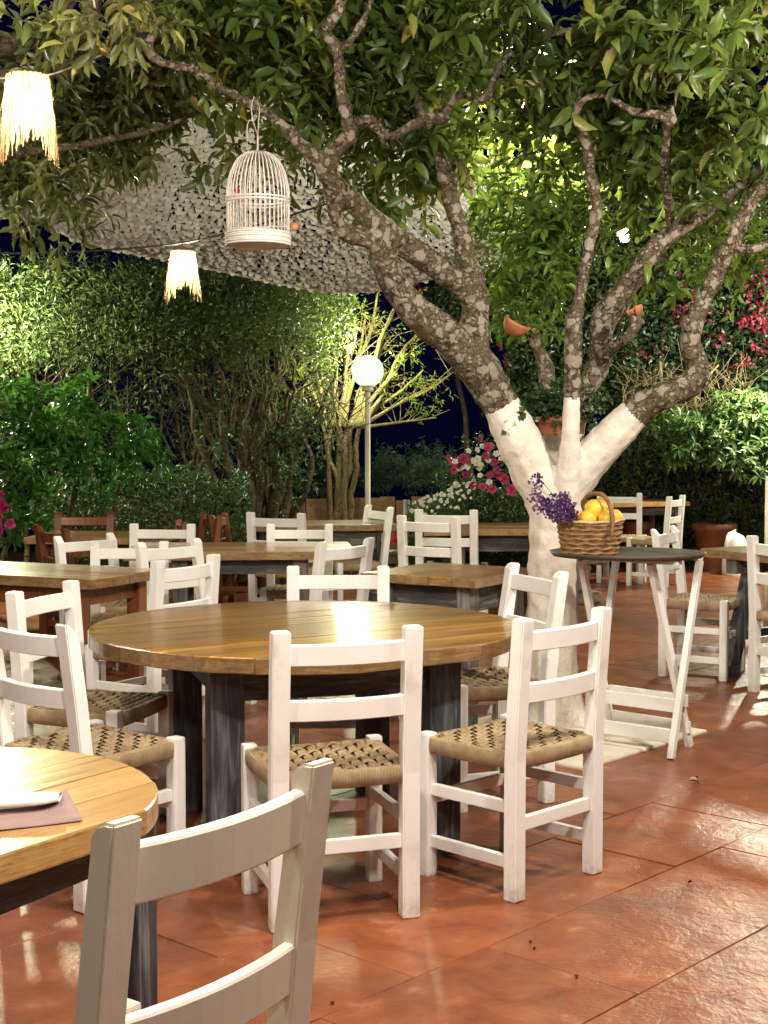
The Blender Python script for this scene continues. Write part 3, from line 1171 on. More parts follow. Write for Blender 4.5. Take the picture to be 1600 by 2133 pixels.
def plank_mesh(poly, z0, z1, mat, gap=.0018, ch=.004):
    cy = sum(p[1] for p in poly) / len(poly)
    hy = max(abs(p[1] - cy) for p in poly)
    k = (hy - gap) / hy
    bm = bmesh.new()
    prism_bm(bm, [(x, cy + (y - cy) * k) for x, y in poly], z0, z1, ch)
    return bm_mesh('plank', bm, mat)


def table(name, label, polys, x, y, rot, H, th, mtop, legs, mleg, lw=.1, apron=.12, legrot=None, ldep=None, group=None):
    t = thing(name, label, 'table', (x, y, 0), math.radians(rot), group)
    for p in polys:
        pl = obj('plank', plank_mesh(p, H - th, H, mtop), t)
        pl.location.z = random.uniform(-.0008, .0008)
    lr = math.radians((legrot if legrot is not None else rot) - rot)
    R = Matrix.Rotation(lr, 3, 'Z')
    bm = bmesh.new()
    box_bm(bm, lw, ldep or lw, H - th - .002, (0, 0, (H - th - .002) / 2), .006)
    lm = bm_mesh('leg', bm, mleg)
    for lx, ly in legs:
        v = R @ Vector((lx, ly, 0))
        obj('leg', lm, t, loc=v, rot=(0, 0, lr))
    if apron:
        m = len(legs)
        for i in range(m):
            a = Vector((*legs[i], 0)); b = Vector((*legs[(i + 1) % m], 0))
            d = (b - a).normalized()
            a2, b2 = a + d * (lw / 2 + .001), b - d * (lw / 2 + .001)
            z = H - th - .003 - apron / 2
            me = bar_mesh('apron', R @ a2 + Vector((0, 0, z)), R @ b2 + Vector((0, 0, z)), .028, apron, M_WEATHER_X if mleg in (M_WEATHER, M_WEATHER2) else mleg)
            obj('apron', me, t)
    return t


# the aprons' grain runs along their length, not upward
def _hweather():
    t = NT('weathered_apron')
    g = t.n('ShaderNodeTexCoord')
    v = t.coords((5, 5, 60), rnd=True)
    n1 = t.noise(v, 1, 6, .65, .5)
    n2 = t.noise(t.coords((4, 4, 8), rnd=True), 1, 4, .6)
    f = t.math('ADD', t.math('MULTIPLY', n1, .6), t.math('MULTIPLY', n2, .5))
    col = t.ramp(f, [(.42, (.02, .019, .021)), (.58, (.07, .066, .068)), (.72, (.22, .21, .20))])
    return t.done(t.bsdf(col, .55, n1, .5, .004))


M_WEATHER_X = _hweather()

sq = lambda a, b: [(-a, -b), (a, -b), (a, b), (-a, b)]
table('round_table', 'large round amber plank table on four dark chunky legs in the middle', round_planks(.775, .155, .04),
      -.285, 5.13, 33, .75, .052, M_AMBER, sq(.375, .41), M_WEATHER, .112, .13, 17)
table('round_table', 'pale pine round table at the lower left with a napkin on it', round_planks(.472, .135, .05),
      -.905, 2.65, 56, .75, .05, M_PINE, sq(.305, .305), M_WEATHER, .058, .09, -29)
table('plank_table', 'rectangular table at the left edge with reddish brown legs', rect_planks(1.25, .62, 4),
      -1.83, 7.29, 155, .75, .05, M_AMBER, sq(.5, .24), M_BROWNWOOD, .075, .09)
table('plank_table', 'long honey plank table on grey legs behind the round table', rect_planks(1.36, .78, 5),
      -.88, 8.75, 4, .75, .05, M_PINE2, sq(.36, .27), M_WEATHER2, .095, .09)
table('plank_table', 'dark plank table near the lamp post and board fence', rect_planks(1.15, .7, 5),
      -.5, 11.15, 8, .75, .045, M_AMBER, sq(.45, .26), M_WEATHER, .085, .14)
table('plank_table', 'small square table on weathered grey legs right behind the round table', rect_planks(.68, .66, 5),
      .345, 7.22, 57, .75, .045, M_PINE2, sq(.24, .23), M_WEATHER2, .08, .13)
table('plank_table', 'plank table left of the tree trunk in front of the flower bed', rect_planks(1.35, .8, 5),
      .95, 10.75, 2, .75, .045, M_PINE2, sq(.42, .30), M_WEATHER2, .105, .12)
table('plank_table', 'pale far table before the right hedge', rect_planks(1.05, .7, 4),
      2.56, 14.85, 20, .75, .045, M_PINE, sq(.42, .26), M_WEATHER2, .07, .09)
table('plank_table', 'small brown table before the hedge between brown chairs', rect_planks(.95, .66, 4),
      -1.93, 9.85, -4, .75, .045, M_PINE2, sq(.36, .24), M_BROWNWOOD, .075, .09)

# trestle table at the right
tt = thing('trestle_table', 'trestle table on a slanting grey leg at the right edge of the photo', 'table', (2.60, 8.28, 0), math.radians(-58))
for p in rect_planks(1.3, .78, 4):
    obj('plank', plank_mesh(p, .70, .75, M_PINE2), tt)
for s in (-1, 1):
    x = s * .42
    obj('cross_beam', bar_mesh('cross_beam', (x, -.36, .655), (x, .36, .655), .085, .085, M_WEATHER2), tt)
    for q in (-1, 1):
        obj('leg', bar_mesh('leg', (x, q * .20, .612), (x, q * .36, .03), .07, .08, M_WEATHER), tt)
        obj('foot', box_mesh('foot', .085, .10, .065, M_WEATHER, .005), tt, loc=(x, q * .365, .033))
    obj('spreader', bar_mesh('spreader', (x, -.26, .24), (x, .26, .24), .045, .06, M_WEATHER), tt)
obj('spreader', bar_mesh('spreader', (-.38, 0, .24), (.38, 0, .24), .045, .06, M_WEATHER), tt)


# ================================================================== tray stand, basket and fruit
st = thing('tray_stand', 'white folding tray stand with crossed legs beside the tree trunk', 'stand', (0, 0, 0))
A0, A1 = Vector((1.276, 6.25, 0)), Vector((.955, 6.50, 0))      # feet of one frame
B0, B1 = Vector((1.425, 6.50, 0)), Vector((1.115, 6.78, 0))     # feet of the other
zt = .868
sh = Vector((0, 0, zt))
for a, b in ((A0, B0 + Vector((.02, -.02, 0))), (A1, B1)):
    obj('leg', bar_mesh('leg', a + Vector((0, 0, .0)), b + sh, .028, .034, M_WHITE), st)
for a, b in ((B0, A0), (B1, A1)):
    off = (B0 - B1).normalized() * -.036
    obj('leg', bar_mesh('leg', a + off * .4, b + off + sh + (Vector((-.06, .03, 0)) if b is A0 else Vector((-.02, 0, 0))), .028, .034, M_WHITE), st)
for f in (.11, .26):
    p0 = A0.lerp(B0, f) + Vector((0, 0, zt * f)); p1 = A1.lerp(B1, f) + Vector((0, 0, zt * f))
    obj('crossbar', bar_mesh('crossbar', p0, p1, .02, .06, M_WHITE), st)
    p0 = B0.lerp(A0, f) + Vector((0, 0, zt * f)); p1 = B1.lerp(A1, f) + Vector((0, 0, zt * f))
    obj('crossbar', bar_mesh('crossbar', p0, p1, .02, .055, M_WHITE), st)
for a, b in ((A0, A1), (B0, B1)):
    obj('top_bar', bar_mesh('top_bar', a + sh + (a - b) * .08 + Vector((0, 0, .011)), b + sh + (b - a) * .08 + Vector((0, 0, .011)), .045, .024, M_WHITE), st)

TZ = .893
tc = Vector((1.105, 6.44, TZ))
V, F = lathe_arrays([(0, .0), (.30, .0), (.325, .003), (.345, .018), (.352, .018), (.335, -.004), (.30, -.008), (0, -.008)], 48, 1, .78)
tray = obj('serving_tray', np_mesh('serving_tray', V, F, M_TRAY, True), loc=tc, rot=(0, 0, math.radians(-12)))
tag(tray, 'dark oval tray lying on the white folding stand', 'tray')

bc = Vector((.925, 6.37, TZ + .009))
bk = thing('fruit_basket', 'woven brown basket of yellow fruit on the tray', 'basket', bc, math.radians(-6))
nb_, nr = 44, 22
Vb = []; Fb = []
for i in range(nr):
    s = i / (nr - 1)
    z = .003 + .148 * s
    rx = .122 + .028 * s ** .8
    ry = .085 + .024 * s ** .8
    dip = .012 * s
    for k in range(nb_):
        a = 2 * PI * k / nb_
        rib = .0035 * math.sin(i * PI * .66) + .0030 * math.sin(k * 1.71 + (1 if (i // 5) % 2 else -1) * i * 1.25)
        e = 2.6
        cx, cy = math.cos(a), math.sin(a)
        m = (abs(cx) ** e + abs(cy) ** e) ** (-1 / e)
        Vb.append(((rx + rib) * cx * m, (ry + rib) * cy * m, z + dip * abs(cx) ** 3 + .002 * math.sin(k * 1.4 + i)))
for i in range(nr - 1):
    for k in range(nb_):
        Fb.append((i * nb_ + k, i * nb_ + (k + 1) % nb_, (i + 1) * nb_ + (k + 1) % nb_, (i + 1) * nb_ + k))
obj('basket_body', np_mesh('basket_body', Vb, Fb, M_BASKET, False), bk)
bot = [(x, y, .004) for x, y, z in Vb[:nb_]]
obj('basket_bottom', np_mesh('basket_bottom', bot + [(0, 0, .004)], [(k, (k + 1) % nb_, nb_) for k in range(nb_)], M_BASKET), bk)
rim = [Vector(v) for v in Vb[-nb_:]]
obj('rim', tube_mesh('rim', rim + [rim[0], rim[1]], .0068, mat_plain('pale_rim_cord', (.50, .37, .22), .7, 50, .3, .4), 7), bk)
hp = [(.02, .075, .10), (.0, .085, .16), (-.03, .07, .225), (-.0, .02, .268), (.05, -.04, .272), (.085, -.085, .225), (.095, -.108, .15), (.09, -.115, .09)]
obj('handle', tube_mesh('handle', smooth_path(hp, 5), .0105, M_HANDLE, 8, True, .1), bk)

fr = [(-.075, -.02, .150, .040, 'quince showing behind the purple flowers'), (-.012, -.062, .150, .040, 'lowest quince at the front of the basket'),
      (.022, -.02, .190, .044, 'topmost rounded quince in the middle of the basket'), (.058, .03, .197, .043, 'quince at the back beneath the basket handle'),
      (.070, -.045, .150, .036, 'quince right under the basket handle at the front'), (.108, .01, .152, .037, 'quince at the right end of the basket'),
      (.015, .045, .150, .038, 'quince buried at the back of the basket')]
for i, (x, y, z, r, lab) in enumerate(fr):
    z += .012
    r *= 1.06
    V = []; F = []
    nu, nv = 20, 14
    ax = rand_unit(1)[0]
    for a in range(nv + 1):
        th = PI * a / nv
        for b in range(nu):
            ph = 2 * PI * b / nu
            q = Vector((math.sin(th) * math.cos(ph), math.sin(th) * math.sin(ph), math.cos(th)))
            s = 1 + .07 * noise.noise(q * 1.6 + Vector((i * 3.1, 0, 0))) + .05 * math.cos(th * 1) - .10 * math.exp(-(th / .28) ** 2) + .03 * math.cos(5 * ph) * math.sin(th)
            V.append(tuple(q * (r * s)))
    for a in range(nv):
        for b in range(nu):
            F.append((a * nu + b, (a + 1) * nu + b, (a + 1) * nu + (b + 1) % nu, a * nu + (b + 1) % nu))
    o = obj('quince', np_mesh('quince', V, F, M_QUINCE, True), loc=bk.location + Matrix.Rotation(math.radians(-6), 3, 'Z') @ Vector((x, y, z)), rot=(random.uniform(-.9, .9), random.uniform(-.9, .9), random.uniform(0, 6)))
    tag(o, 'yellow ' + lab, 'fruit', 'quinces in the basket')

# dried purple flowers
fb_ = thing('flower_bunch', 'bunch of dried purple flowers leaning out of the basket to the left', 'flowers', (0, 0, 0))
L = Leaves(); segs = []
root = bc + Vector((-.07, -.03, .15))
heads = [(1118, 990, 6.33, .018, 14), (1122, 1010, 6.32, .016, 12), (1108, 1003, 6.33, .010, 6), (1127, 1000, 6.33, .018, 12), (1112, 1022, 6.32, .014, 8), (1121, 1035, 6.31, .026, 22),
         (1106, 1038, 6.31, .016, 10), (1132, 1045, 6.3, .024, 26), (1124, 1056, 6.29, .030, 34), (1148, 1046, 6.3, .034, 50), (1165, 1040, 6.28, .034, 52), (1178, 1035, 6.28, .026, 40),
         (1150, 1066, 6.27, .034, 50), (1172, 1060, 6.26, .034, 60), (1188, 1056, 6.26, .026, 44), (1160, 1076, 6.26, .026, 40), (1182, 1074, 6.25, .030, 54), (1195, 1070, 6.26, .018, 24), (1136, 1062, 6.28, .02, 22)]
for px, py, d, r, n in heads:
    c = np.array(P(px, py, d))
    pts, u = in_ellipsoid(n, c, (r, r, r), .5)
    for p, q in zip(pts, u):
        tone = np.clip(.3 + rng.normal() * .28 + (.35 if px < 1125 and py > 1020 else 0), 0, 1)
        for k in range(3):
            L.add(p, q + rand_unit(1)[0] * .9, q + rand_unit(1)[0] * .5, .013, .012, tone)
    segs.append((np.array(root), c, .0016))
obj('stems', seg_mesh('stems', segs, M_TWIG), fb_)
f = put_foliage(fb_, L, F_PURPLE, 0, True, 'florets')

# ================================================================== napkin and paper on the pale table
V = []; F = []
nx, ny = 14, 10
for i in range(nx + 1):
    for j in range(ny):
        s = i / nx; a = 2 * PI * j / ny
        r1, r2 = .036 + .004 * math.sin(s * 7), .013 + .003 * math.sin(s * 5 + 1)
        tap = 1 if s < .9 else 1 - (s - .9) * 4
        V.append(((s - .5) * .30 + .006 * math.cos(a), math.cos(a) * r1 * tap, .013 + math.sin(a) * r2 * tap + .002 * math.sin(9 * s + 3 * a)))
for i in range(nx):
    for j in range(ny):
        F.append((i * ny + j, (i + 1) * ny + j, (i + 1) * ny + (j + 1) % ny, i * ny + (j + 1) % ny))
o = obj('napkin', np_mesh('napkin', V, F, M_NAPKIN, True), loc=(-.745, 2.56, .755), rot=(0, 0, math.radians(18)))
tag(o, 'white rolled cloth napkin lying on the pale pine round table', 'napkin')
V = []; F = []
nx, ny = 16, 8
for i in range(nx + 1):
    for j in range(ny + 1):
        s, q = i / nx, j / ny
        z = .0012 + .022 * max(0, s - .82) ** 2 * 20 * q + .0012 * math.sin(6 * s + 2 * q) + .0012
        V.append(((s - .5) * .34, (q - .5) * .17 + .02 * s, z))
for i in range(nx):
    for j in range(ny):
        a = i * (ny + 1) + j
        F.append((a, a + ny + 1, a + ny + 2, a + 1))
o = obj('paper_mat', np_mesh('paper_mat', V, F, M_PAPER, True), loc=(-.72, 2.50, .7512), rot=(0, 0, math.radians(22)))
m = o.modifiers.new('thick', 'SOLIDIFY'); m.thickness = .0012
tag(o, 'mauve paper sheet with a curled corner under the napkin', 'paper')


# ================================================================== the orange tree
def limb_pts(spec, k=5):
    """spec: (px,py,depth,width_px) -> smooth world path with radii"""
    A = []
    for px, py, d, w in spec:
        p = P(px, py, d)
        A.append((p.x, p.y, p.z, w / 2 / FPX * d))
    S = smooth_path(A, k)
    return [Vector(s[:3]) for s in S], [max(.004, float(s[3])) for s in S]


LIMBS = [
    # trunk
    [(1165, 1535, 7.0, 150), (1158, 1500, 7.0, 122), (1152, 1400, 7.0, 108), (1148, 1300, 7.0, 108), (1150, 1200, 7.0, 104), (1150, 1120, 7.0, 100), (1157, 1060, 7.0, 112), (1165, 1000, 7.0, 118)],
    # left fork up to the first crotch
    [(1155, 1060, 7.0, 100), (1115, 985, 6.97, 100), (1075, 905, 6.92, 92), (1043, 845, 6.9, 80), (1012, 790, 6.87, 84), (978, 738, 6.83, 88)],
    # left long limb
    [(990, 760, 6.85, 84), (930, 700, 6.8, 78), (868, 652, 6.75, 70), (825, 598, 6.7, 62), (800, 545, 6.66, 58), (778, 500, 6.6, 50), (735, 492, 6.55, 40), (706, 465, 6.5, 34), (693, 420, 6.45, 32), (685, 385, 6.4, 26), (672, 340, 6.4, 20)],
    # upright from the crotch
    [(985, 750, 6.83, 70), (988, 690, 6.88, 62), (990, 640, 6.93, 58), (985, 590, 6.96, 58), (972, 545, 7.0, 46), (958, 480, 7.05, 40), (938, 412, 7.05, 37), (920, 344, 7.0, 34), (898, 300, 7.0, 30), (880, 240, 7.0, 24), (868, 180, 7.0, 18)],
    # the thick limb running up-left
    [(992, 620, 6.93, 56), (950, 585, 6.88, 56), (894, 545, 6.8, 54), (835, 505, 6.7, 52), (790, 470, 6.6, 50), (740, 425, 6.5, 46), (700, 385, 6.4, 44), (672, 348, 6.35, 44)],
    [(672, 350, 6.35, 44), (700, 310, 6.3, 42), (728, 284, 6.25, 36), (722, 245, 6.2, 31), (710, 190, 6.15, 28), (706, 130, 6.1, 26), (698, 95, 6.1, 26), (679, 68, 6.05, 24), (694, 40, 6.0, 24), (712, 0, 6.0, 24), (722, -60, 6.0, 22)],
    [(700, 104, 6.1, 22), (724, 92, 6.12, 20), (742, 68, 6.15, 18), (760, 35, 6.15, 16), (778, -10, 6.15, 14)],
    # cage limb
    [(672, 345, 6.35, 36), (640, 312, 6.3, 30), (610, 282, 6.3, 26), (570, 245, 6.3, 23), (525, 216, 6.3, 21), (460, 184, 6.2, 19), (416, 149, 6.1, 18), (365, 136, 6.0, 20), (330, 128, 6.0, 20), (309, 105, 6.0, 19), (312, 80, 6.0, 16), (325, 58, 6.0, 13), (312, 20, 6.0, 11), (298, -20, 6.0, 10)],
    # level twisting branch
    [(726, 282, 6.25, 26), (742, 258, 6.3, 24), (765, 250, 6.33, 24), (786, 266, 6.36, 22), (812, 284, 6.4, 22), (850, 266, 6.45, 20), (892, 246, 6.5, 22), (922, 250, 6.55, 24), (934, 222, 6.55, 18), (962, 197, 6.6, 18), (1005, 208, 6.65, 22), (1018, 190, 6.65, 20), (1032, 155, 6.65, 18), (1058, 118, 6.65, 17), (1096, 90, 6.65, 16), (1150, 74, 6.6, 12), (1210, 50, 6.6, 8)],
    # middle upright
    [(1180, 1060, 6.95, 80), (1186, 985, 6.88, 56), (1189, 900, 6.82, 38), (1191, 830, 6.8, 37), (1193, 762, 6.8, 36), (1195, 705, 6.8, 38), (1196, 668, 6.8, 36), (1206, 624, 6.8, 28), (1216, 570, 6.8, 25), (1229, 506, 6.78, 25), (1243, 431, 6.75, 26), (1232, 375, 6.7, 26), (1221, 300, 6.65, 24), (1202, 258, 6.6, 22), (1199, 228, 6.55, 20), (1222, 203, 6.5, 17), (1270, 203, 6.5, 16), (1318, 232, 6.5, 17), (1375, 240, 6.5, 20), (1404, 254, 6.5, 18), (1398, 226, 6.5, 16), (1420, 203, 6.5, 14), (1487, 180, 6.5, 12), (1600, 155, 6.5, 9)],
    [(1392, 248, 6.5, 20), (1388, 300, 6.6, 20), (1382, 356, 6.7, 21), (1394, 431, 6.85, 22), (1398, 475, 6.95, 22)],
    # behind it, the limb running up-right
    [(1180, 1000, 7.05, 60), (1195, 900, 7.12, 46), (1218, 822, 7.15, 44), (1242, 770, 7.15, 50), (1254, 720, 7.15, 48), (1250, 670, 7.12, 44), (1275, 632, 7.1, 48), (1320, 578, 7.05, 46), (1350, 535, 7.0, 42), (1384, 500, 7.0, 40), (1432, 468, 6.95, 34), (1487, 430, 6.9, 30), (1534, 395, 6.9, 28), (1610, 335, 6.9, 24)],
    [(1240, 720, 7.2, 40), (1290, 640, 7.25, 34), (1340, 580, 7.3, 30), (1380, 540, 7.3, 28), (1392, 480, 7.3, 22)],
    # stub
    [(1255, 745, 7.1, 36), (1278, 722, 7.0, 26), (1312, 698, 6.92, 24), (1328, 675, 6.9, 24), (1338, 664, 6.9, 22)],
    [(1316, 690, 6.92, 20), (1320, 668, 6.9, 18), (1318, 652, 6.9, 15)],
    # rear limb behind the planter
    [(1165, 1020, 7.12, 70), (1150, 940, 7.28, 52), (1147, 870, 7.34, 40), (1142, 800, 7.4, 36), (1134, 752, 7.4, 32), (1113, 712, 7.4, 26), (1117, 680, 7.4, 20)],
    # right fork
    [(1172, 1040, 7.0, 90), (1215, 975, 6.95, 86), (1265, 920, 6.9, 82), (1315, 868, 6.85, 72), (1350, 840, 6.83, 62), (1400, 818, 6.8, 58), (1440, 796, 6.8, 56), (1452, 762, 6.8, 50), (1440, 722, 6.8, 46), (1444, 680, 6.8, 42), (1464, 631, 6.8, 38), (1484, 586, 6.78, 37), (1502, 545, 6.75, 37), (1526, 500, 6.7, 34), (1551, 450, 6.7, 32), (1572, 410, 6.65, 30), (1612, 370, 6.6, 28), (1680, 300, 6.6, 24)],
    [(1434, 700, 6.8, 26), (1430, 678, 6.75, 20), (1430, 664, 6.72, 18)],
    [(1522, 510, 6.72, 26), (1560, 520, 6.65, 22), (1610, 505, 6.6, 20), (1680, 490, 6.5, 16)],
    [(945, 425, 7.05, 14), (955, 330, 6.9, 11), (975, 370, 6.85, 10), (985, 420, 6.8, 8)],
]
parts = []; axis = []
for i, sp in enumerate(LIMBS):
    pts, rad = limb_pts(sp, 5)
    rad = [r * (1 + .07 * noise.noise(Vector(p) * 9)) for p, r in zip(pts, rad)]
    parts.append(tube_arrays(pts, rad, 10, True, .04, i))
    for p, s in zip(pts, np.linspace(0, len(sp) - 1, len(pts))):
        axis.append((p.x, p.y, p.z, i, s))
# root flare
for a in range(6):
    th = a * PI / 3 + .4
    b = P(1160, 1530, 7.0)
    parts.append(tube_arrays([Vector((b.x + .05 * math.cos(th), b.y + .05 * math.sin(th), .22)), Vector((b.x + .11 * math.cos(th), b.y + .11 * math.sin(th), .07)), Vector((b.x + .17 * math.cos(th), b.y + .17 * math.sin(th), -.03))], [.06, .05, .03], 8))
V, F = merge(parts)
tmp = bpy.data.objects.new('tmp', np_mesh('tmp', V, F))
COL.objects.link(tmp)
mo = tmp.modifiers.new('r', 'REMESH'); mo.mode = 'VOXEL'; mo.voxel_size = .011
mo = tmp.modifiers.new('s', 'SMOOTH'); mo.iterations = 5; mo.factor = .5
dg = bpy.context.evaluated_depsgraph_get()
tm = bpy.data.meshes.new_from_object(tmp.evaluated_get(dg))
bpy.data.objects.remove(tmp)
nv = len(tm.vertices)
co = np.empty(nv * 3, np.float32); tm.vertices.foreach_get('co', co); co = co.reshape(-1, 3)
ax = np.array(axis, np.float32)
# where each limb stops being limewashed (position along its own spec)
LIME = {0: 99, 1: 3.05, 9: 3.0, 11: 1.6, 15: 2.2, 16: 3.15}
paint_ax = np.array([np.clip((LIME.get(int(i), -1) - s) * 3 + .5, 0, 1) for _, _, _, i, s in axis], np.float32)
paint = np.zeros(nv, np.float32)
for s in range(0, nv, 4000):
    d2 = ((co[s:s + 4000, None, :] - ax[None, :, :3]) ** 2).sum(2)
    kk = np.argsort(d2, axis=1)[:, :2]
    w = 1 / (np.take_along_axis(d2, kk, 1) + 1e-6)
    paint[s:s + 4000] = (paint_ax[kk] * w).sum(1) / w.sum(1)
# lumpy bark
nrm = np.empty(nv * 3, np.float32); tm.vertices.foreach_get('normal', nrm); nrm = nrm.reshape(-1, 3)
disp = np.array([noise.noise(Vector(c) * 14) * .009 + noise.noise(Vector(c) * 40) * .0042 for c in co.astype(float)], np.float32)
co += nrm * (disp * (1 - .5 * paint))[:, None]
tm.vertices.foreach_set('co', co.ravel())
at = tm.attributes.new('paint', 'FLOAT', 'POINT'); at.data.foreach_set('value', paint)
tm.polygons.foreach_set('use_smooth', np.ones(len(tm.polygons), bool))
tm.materials.clear(); tm.materials.append(M_TRUNK); tm.name = 'trunk'

otree = thing('orange_tree', 'orange tree with a whitewashed trunk forking into lichen spotted limbs', 'tree', P(1160, 1510, 7.0))
otree.location.z = 0
bpy.context.view_layer.update()
obj('trunk', tm, otree, loc=tuple(-otree.location))

L = Leaves(); segs = []
CROWN = [
    # (px,py,depth,rx,ry,rdepth,count,tone) main mass over the middle
    (520, 60, 5.7, 170, 130, .6, 60, .50), (450, 120, 6.2, 150, 100, .5, 46, .45), (620, 130, 5.8, 120, 130, .6, 52, .48), (610, 250, 6.4, 50, 50, .3, 12, .45),
    (640, 210, 6.6, 110, 110, .5, 40, .35), (820, 60, 5.7, 170, 130, .6, 70, .48), (860, 170, 6.0, 130, 110, .5, 52, .46), (800, 330, 6.5, 110, 90, .4, 36, .42),
    (860, 370, 6.8, 70, 60, .3, 18, .45), (960, 110, 6.3, 90, 110, .6, 34, .42), (770, 180, 6.2, 90, 90, .5, 36, .44), (1000, 300, 7.2, 90, 70, .4, 26, .38),
    (940, 20, 5.8, 150, 70, .6, 36, .5), (1180, 50, 5.8, 160, 90, .6, 60, .46), (1240, 130, 6.0, 150, 100, .6, 58, .44), (1130, 170, 6.3, 60, 70, .4, 18, .5),
    (1330, 60, 5.6, 140, 110, .6, 54, .48), (1470, 60, 5.3, 150, 130, .6, 70, .58), (1540, 150, 5.4, 110, 120, .5, 56, .62), (1450, 190, 5.9, 110, 80, .5, 38, .52),
    (1300, 260, 6.6, 150, 80, .5, 52, .40), (1180, 300, 6.9, 130, 90, .5, 46, .38), (1470, 300, 6.2, 130, 80, .5, 46, .46), (1570, 300, 6.0, 80, 110, .5, 32, .5),
    (1310, 370, 7.3, 130, 80, .5, 46, .36), (1080, 350, 7.4, 110, 70, .5, 36, .40), (1500, 400, 7.2, 120, 60, .5, 32, .42), (1330, 180, 6.2, 130, 70, .5, 40, .42),
    # bright lower tuft between the forks handled below
    (1560, 470, 6.9, 70, 60, .4, 14, .5),  (850, 300, 6.2, 60, 60, .3, 16, .48),
]
CROWN = [(b[0], b[1], b[2] + (.95 if b[0] < 1120 else .55), *b[3:]) for b in CROWN]
AXS = np.array([(800 + x / y * FPX, 905 + (CAM_H - z) / y * FPX, y) for x, y, z, i, s in axis if i in (4, 5, 6, 7, 8, 9, 10, 11, 16, 3)])


def clear_of_limbs(p, q):
    """keep the pruned limbs free of leaves on the terrace side"""
    px, py = 800 + p[0] / p[1] * FPX, 905 + (CAM_H - p[2]) / p[1] * FPX
    d2 = (AXS[:, 0] - px) ** 2 + (AXS[:, 1] - py) ** 2
    k = int(np.argmin(d2))
    if 450 < px < 620 and 235 < py < 520 and p[1] < 7.0: return False
    return not (d2[k] < 62 ** 2 and p[1] < AXS[k, 2] + .12 and rng.random() < .86)


canopy(L, segs, CROWN,   .118, .050, 10, .18, .47, .27, .14, .25, clear_of_limbs)
leafs = put_foliage(otree, L, L_CITRUS, 300, False, 'crown', 'leaf')
obj('twigs', seg_mesh('twigs', segs, M_TWIG), otree, loc=tuple(-otree.location))['kind'] = 'stuff'
L = Leaves(); segs = []
canopy(L, segs, [(1080, 440, 7.5, 90, 70, .35, 46, .55), (1070, 540, 7.6, 90, 80, .35, 56, .42), (1130, 500, 7.5, 80, 90, .35, 46, .5), (1040, 620, 7.6, 40, 60, .3, 14, .3), (1150, 600, 7.6, 50, 60, .3, 20, .36),
                 (1110, 650, 7.4, 50, 40, .25, 12, .4), (1450, 520, 7.4, 50, 50, .3, 12, .65), (1290, 540, 7.2, 26, 40, .2, 6, .8), (1550, 560, 7.2, 60, 40, .3, 10, .6), (1390, 600, 7.4, 50, 50, .3, 12, .55), (1290, 600, 7.3, 40, 40, .2, 6, .6)],
       .088, .034, 9, .15, .5, .2, .25, .3)
put_foliage(otree, L, L_BRIGHT, 0, False, 'young_growth')
obj('twigs', seg_mesh('twigs', segs, M_TWIG), otree, loc=tuple(-otree.location))['kind'] = 'stuff'


# ================================================================== second tree, trunk outside the photo on the left
ltree = thing('left_tree', 'second tree whose pale branch and drooping leaves hang in at the top left', 'tree', (-2.45, 6.3, 0))
LL = [[(-420, 1580, 6.2, 150), (-400, 1200, 6.2, 130), (-380, 700, 6.1, 120), (-300, 350, 6.1, 96), (-160, 190, 6.2, 70), (-40, 110, 6.3, 54), (30, 92, 6.3, 46), (80, 72, 6.3, 44), (115, 35, 6.3, 42), (150, -20, 6.3, 38)],
      [(-160, 185, 5.9, 60), (0, 165, 6.1, 40), (70, 150, 6.2, 36), (130, 140, 6.3, 34), (200, 108, 6.4, 32), (280, 88, 6.5, 26), (370, 60, 6.6, 18)],
      [(-300, 350, 6.0, 50), (-60, 330, 6.5, 26), (120, 310, 6.6, 18), (230, 290, 6.7, 14), (330, 268, 6.8, 11), (420, 230, 6.8, 9)],
      [(190, 110, 6.4, 30), (185, 60, 6.4, 34), (195, 10, 6.4, 34), (205, -40, 6.4, 30)]]
parts = []
for i, sp in enumerate(LL):
    pts, rad = limb_pts(sp, 5)
    parts.append(tube_arrays(pts, [r * (1 + .1 * noise.noise(Vector(p) * 11)) for p, r in zip(pts, rad)], 10, True, .05, i))
V, F = merge(parts)
obj('trunk', np_mesh('trunk', V, F, M_BARK2, True), ltree, loc=tuple(-ltree.location))
L = Leaves(); segs = []
canopy(L, segs, [(20, 20, 6.0, 90, 60, .3, 20, .62), (60, 130, 6.1, 60, 30, .2, 10, .5), (245, 30, 5.6, 70, 50, .3, 22, .72), (360, 60, 6.7, 80, 80, .4, 28, .5), (110, 190, 7.0, 150, 60, .5, 34, .4), (230, 180, 6.9, 130, 80, .5, 60, .36), (150, 260, 7.0, 120, 70, .5, 50, .36),
                 (290, 230, 7.1, 90, 50, .4, 26, .40), (150, 330, 7.0, 90, 50, .4, 26, .40), (40, 350, 6.8, 70, 60, .4, 24, .42), (330, 300, 7.1, 50, 30, .3, 8, .5), (110, 420, 6.7, 60, 60, .3, 18, .55),
                 (130, 460, 6.6, 30, 30, .2, 8, .62), (10, 420, 6.6, 40, 50, .3, 12, .55), (450, 330, 7.2, 34, 22, .2, 6, .6), (610, 350, 7.2, 36, 40, .2, 9, .6), (400, 120, 6.9, 70, 50, .4, 20, .45)],
       .098, .037, 9, .16, .45, .25, .3, .1)
put_foliage(ltree, L, L_CITRUS2, 150, False, 'crown', 'leaf')
obj('twigs', seg_mesh('twigs', segs, M_TWIG), ltree, loc=tuple(-ltree.location))['kind'] = 'stuff'


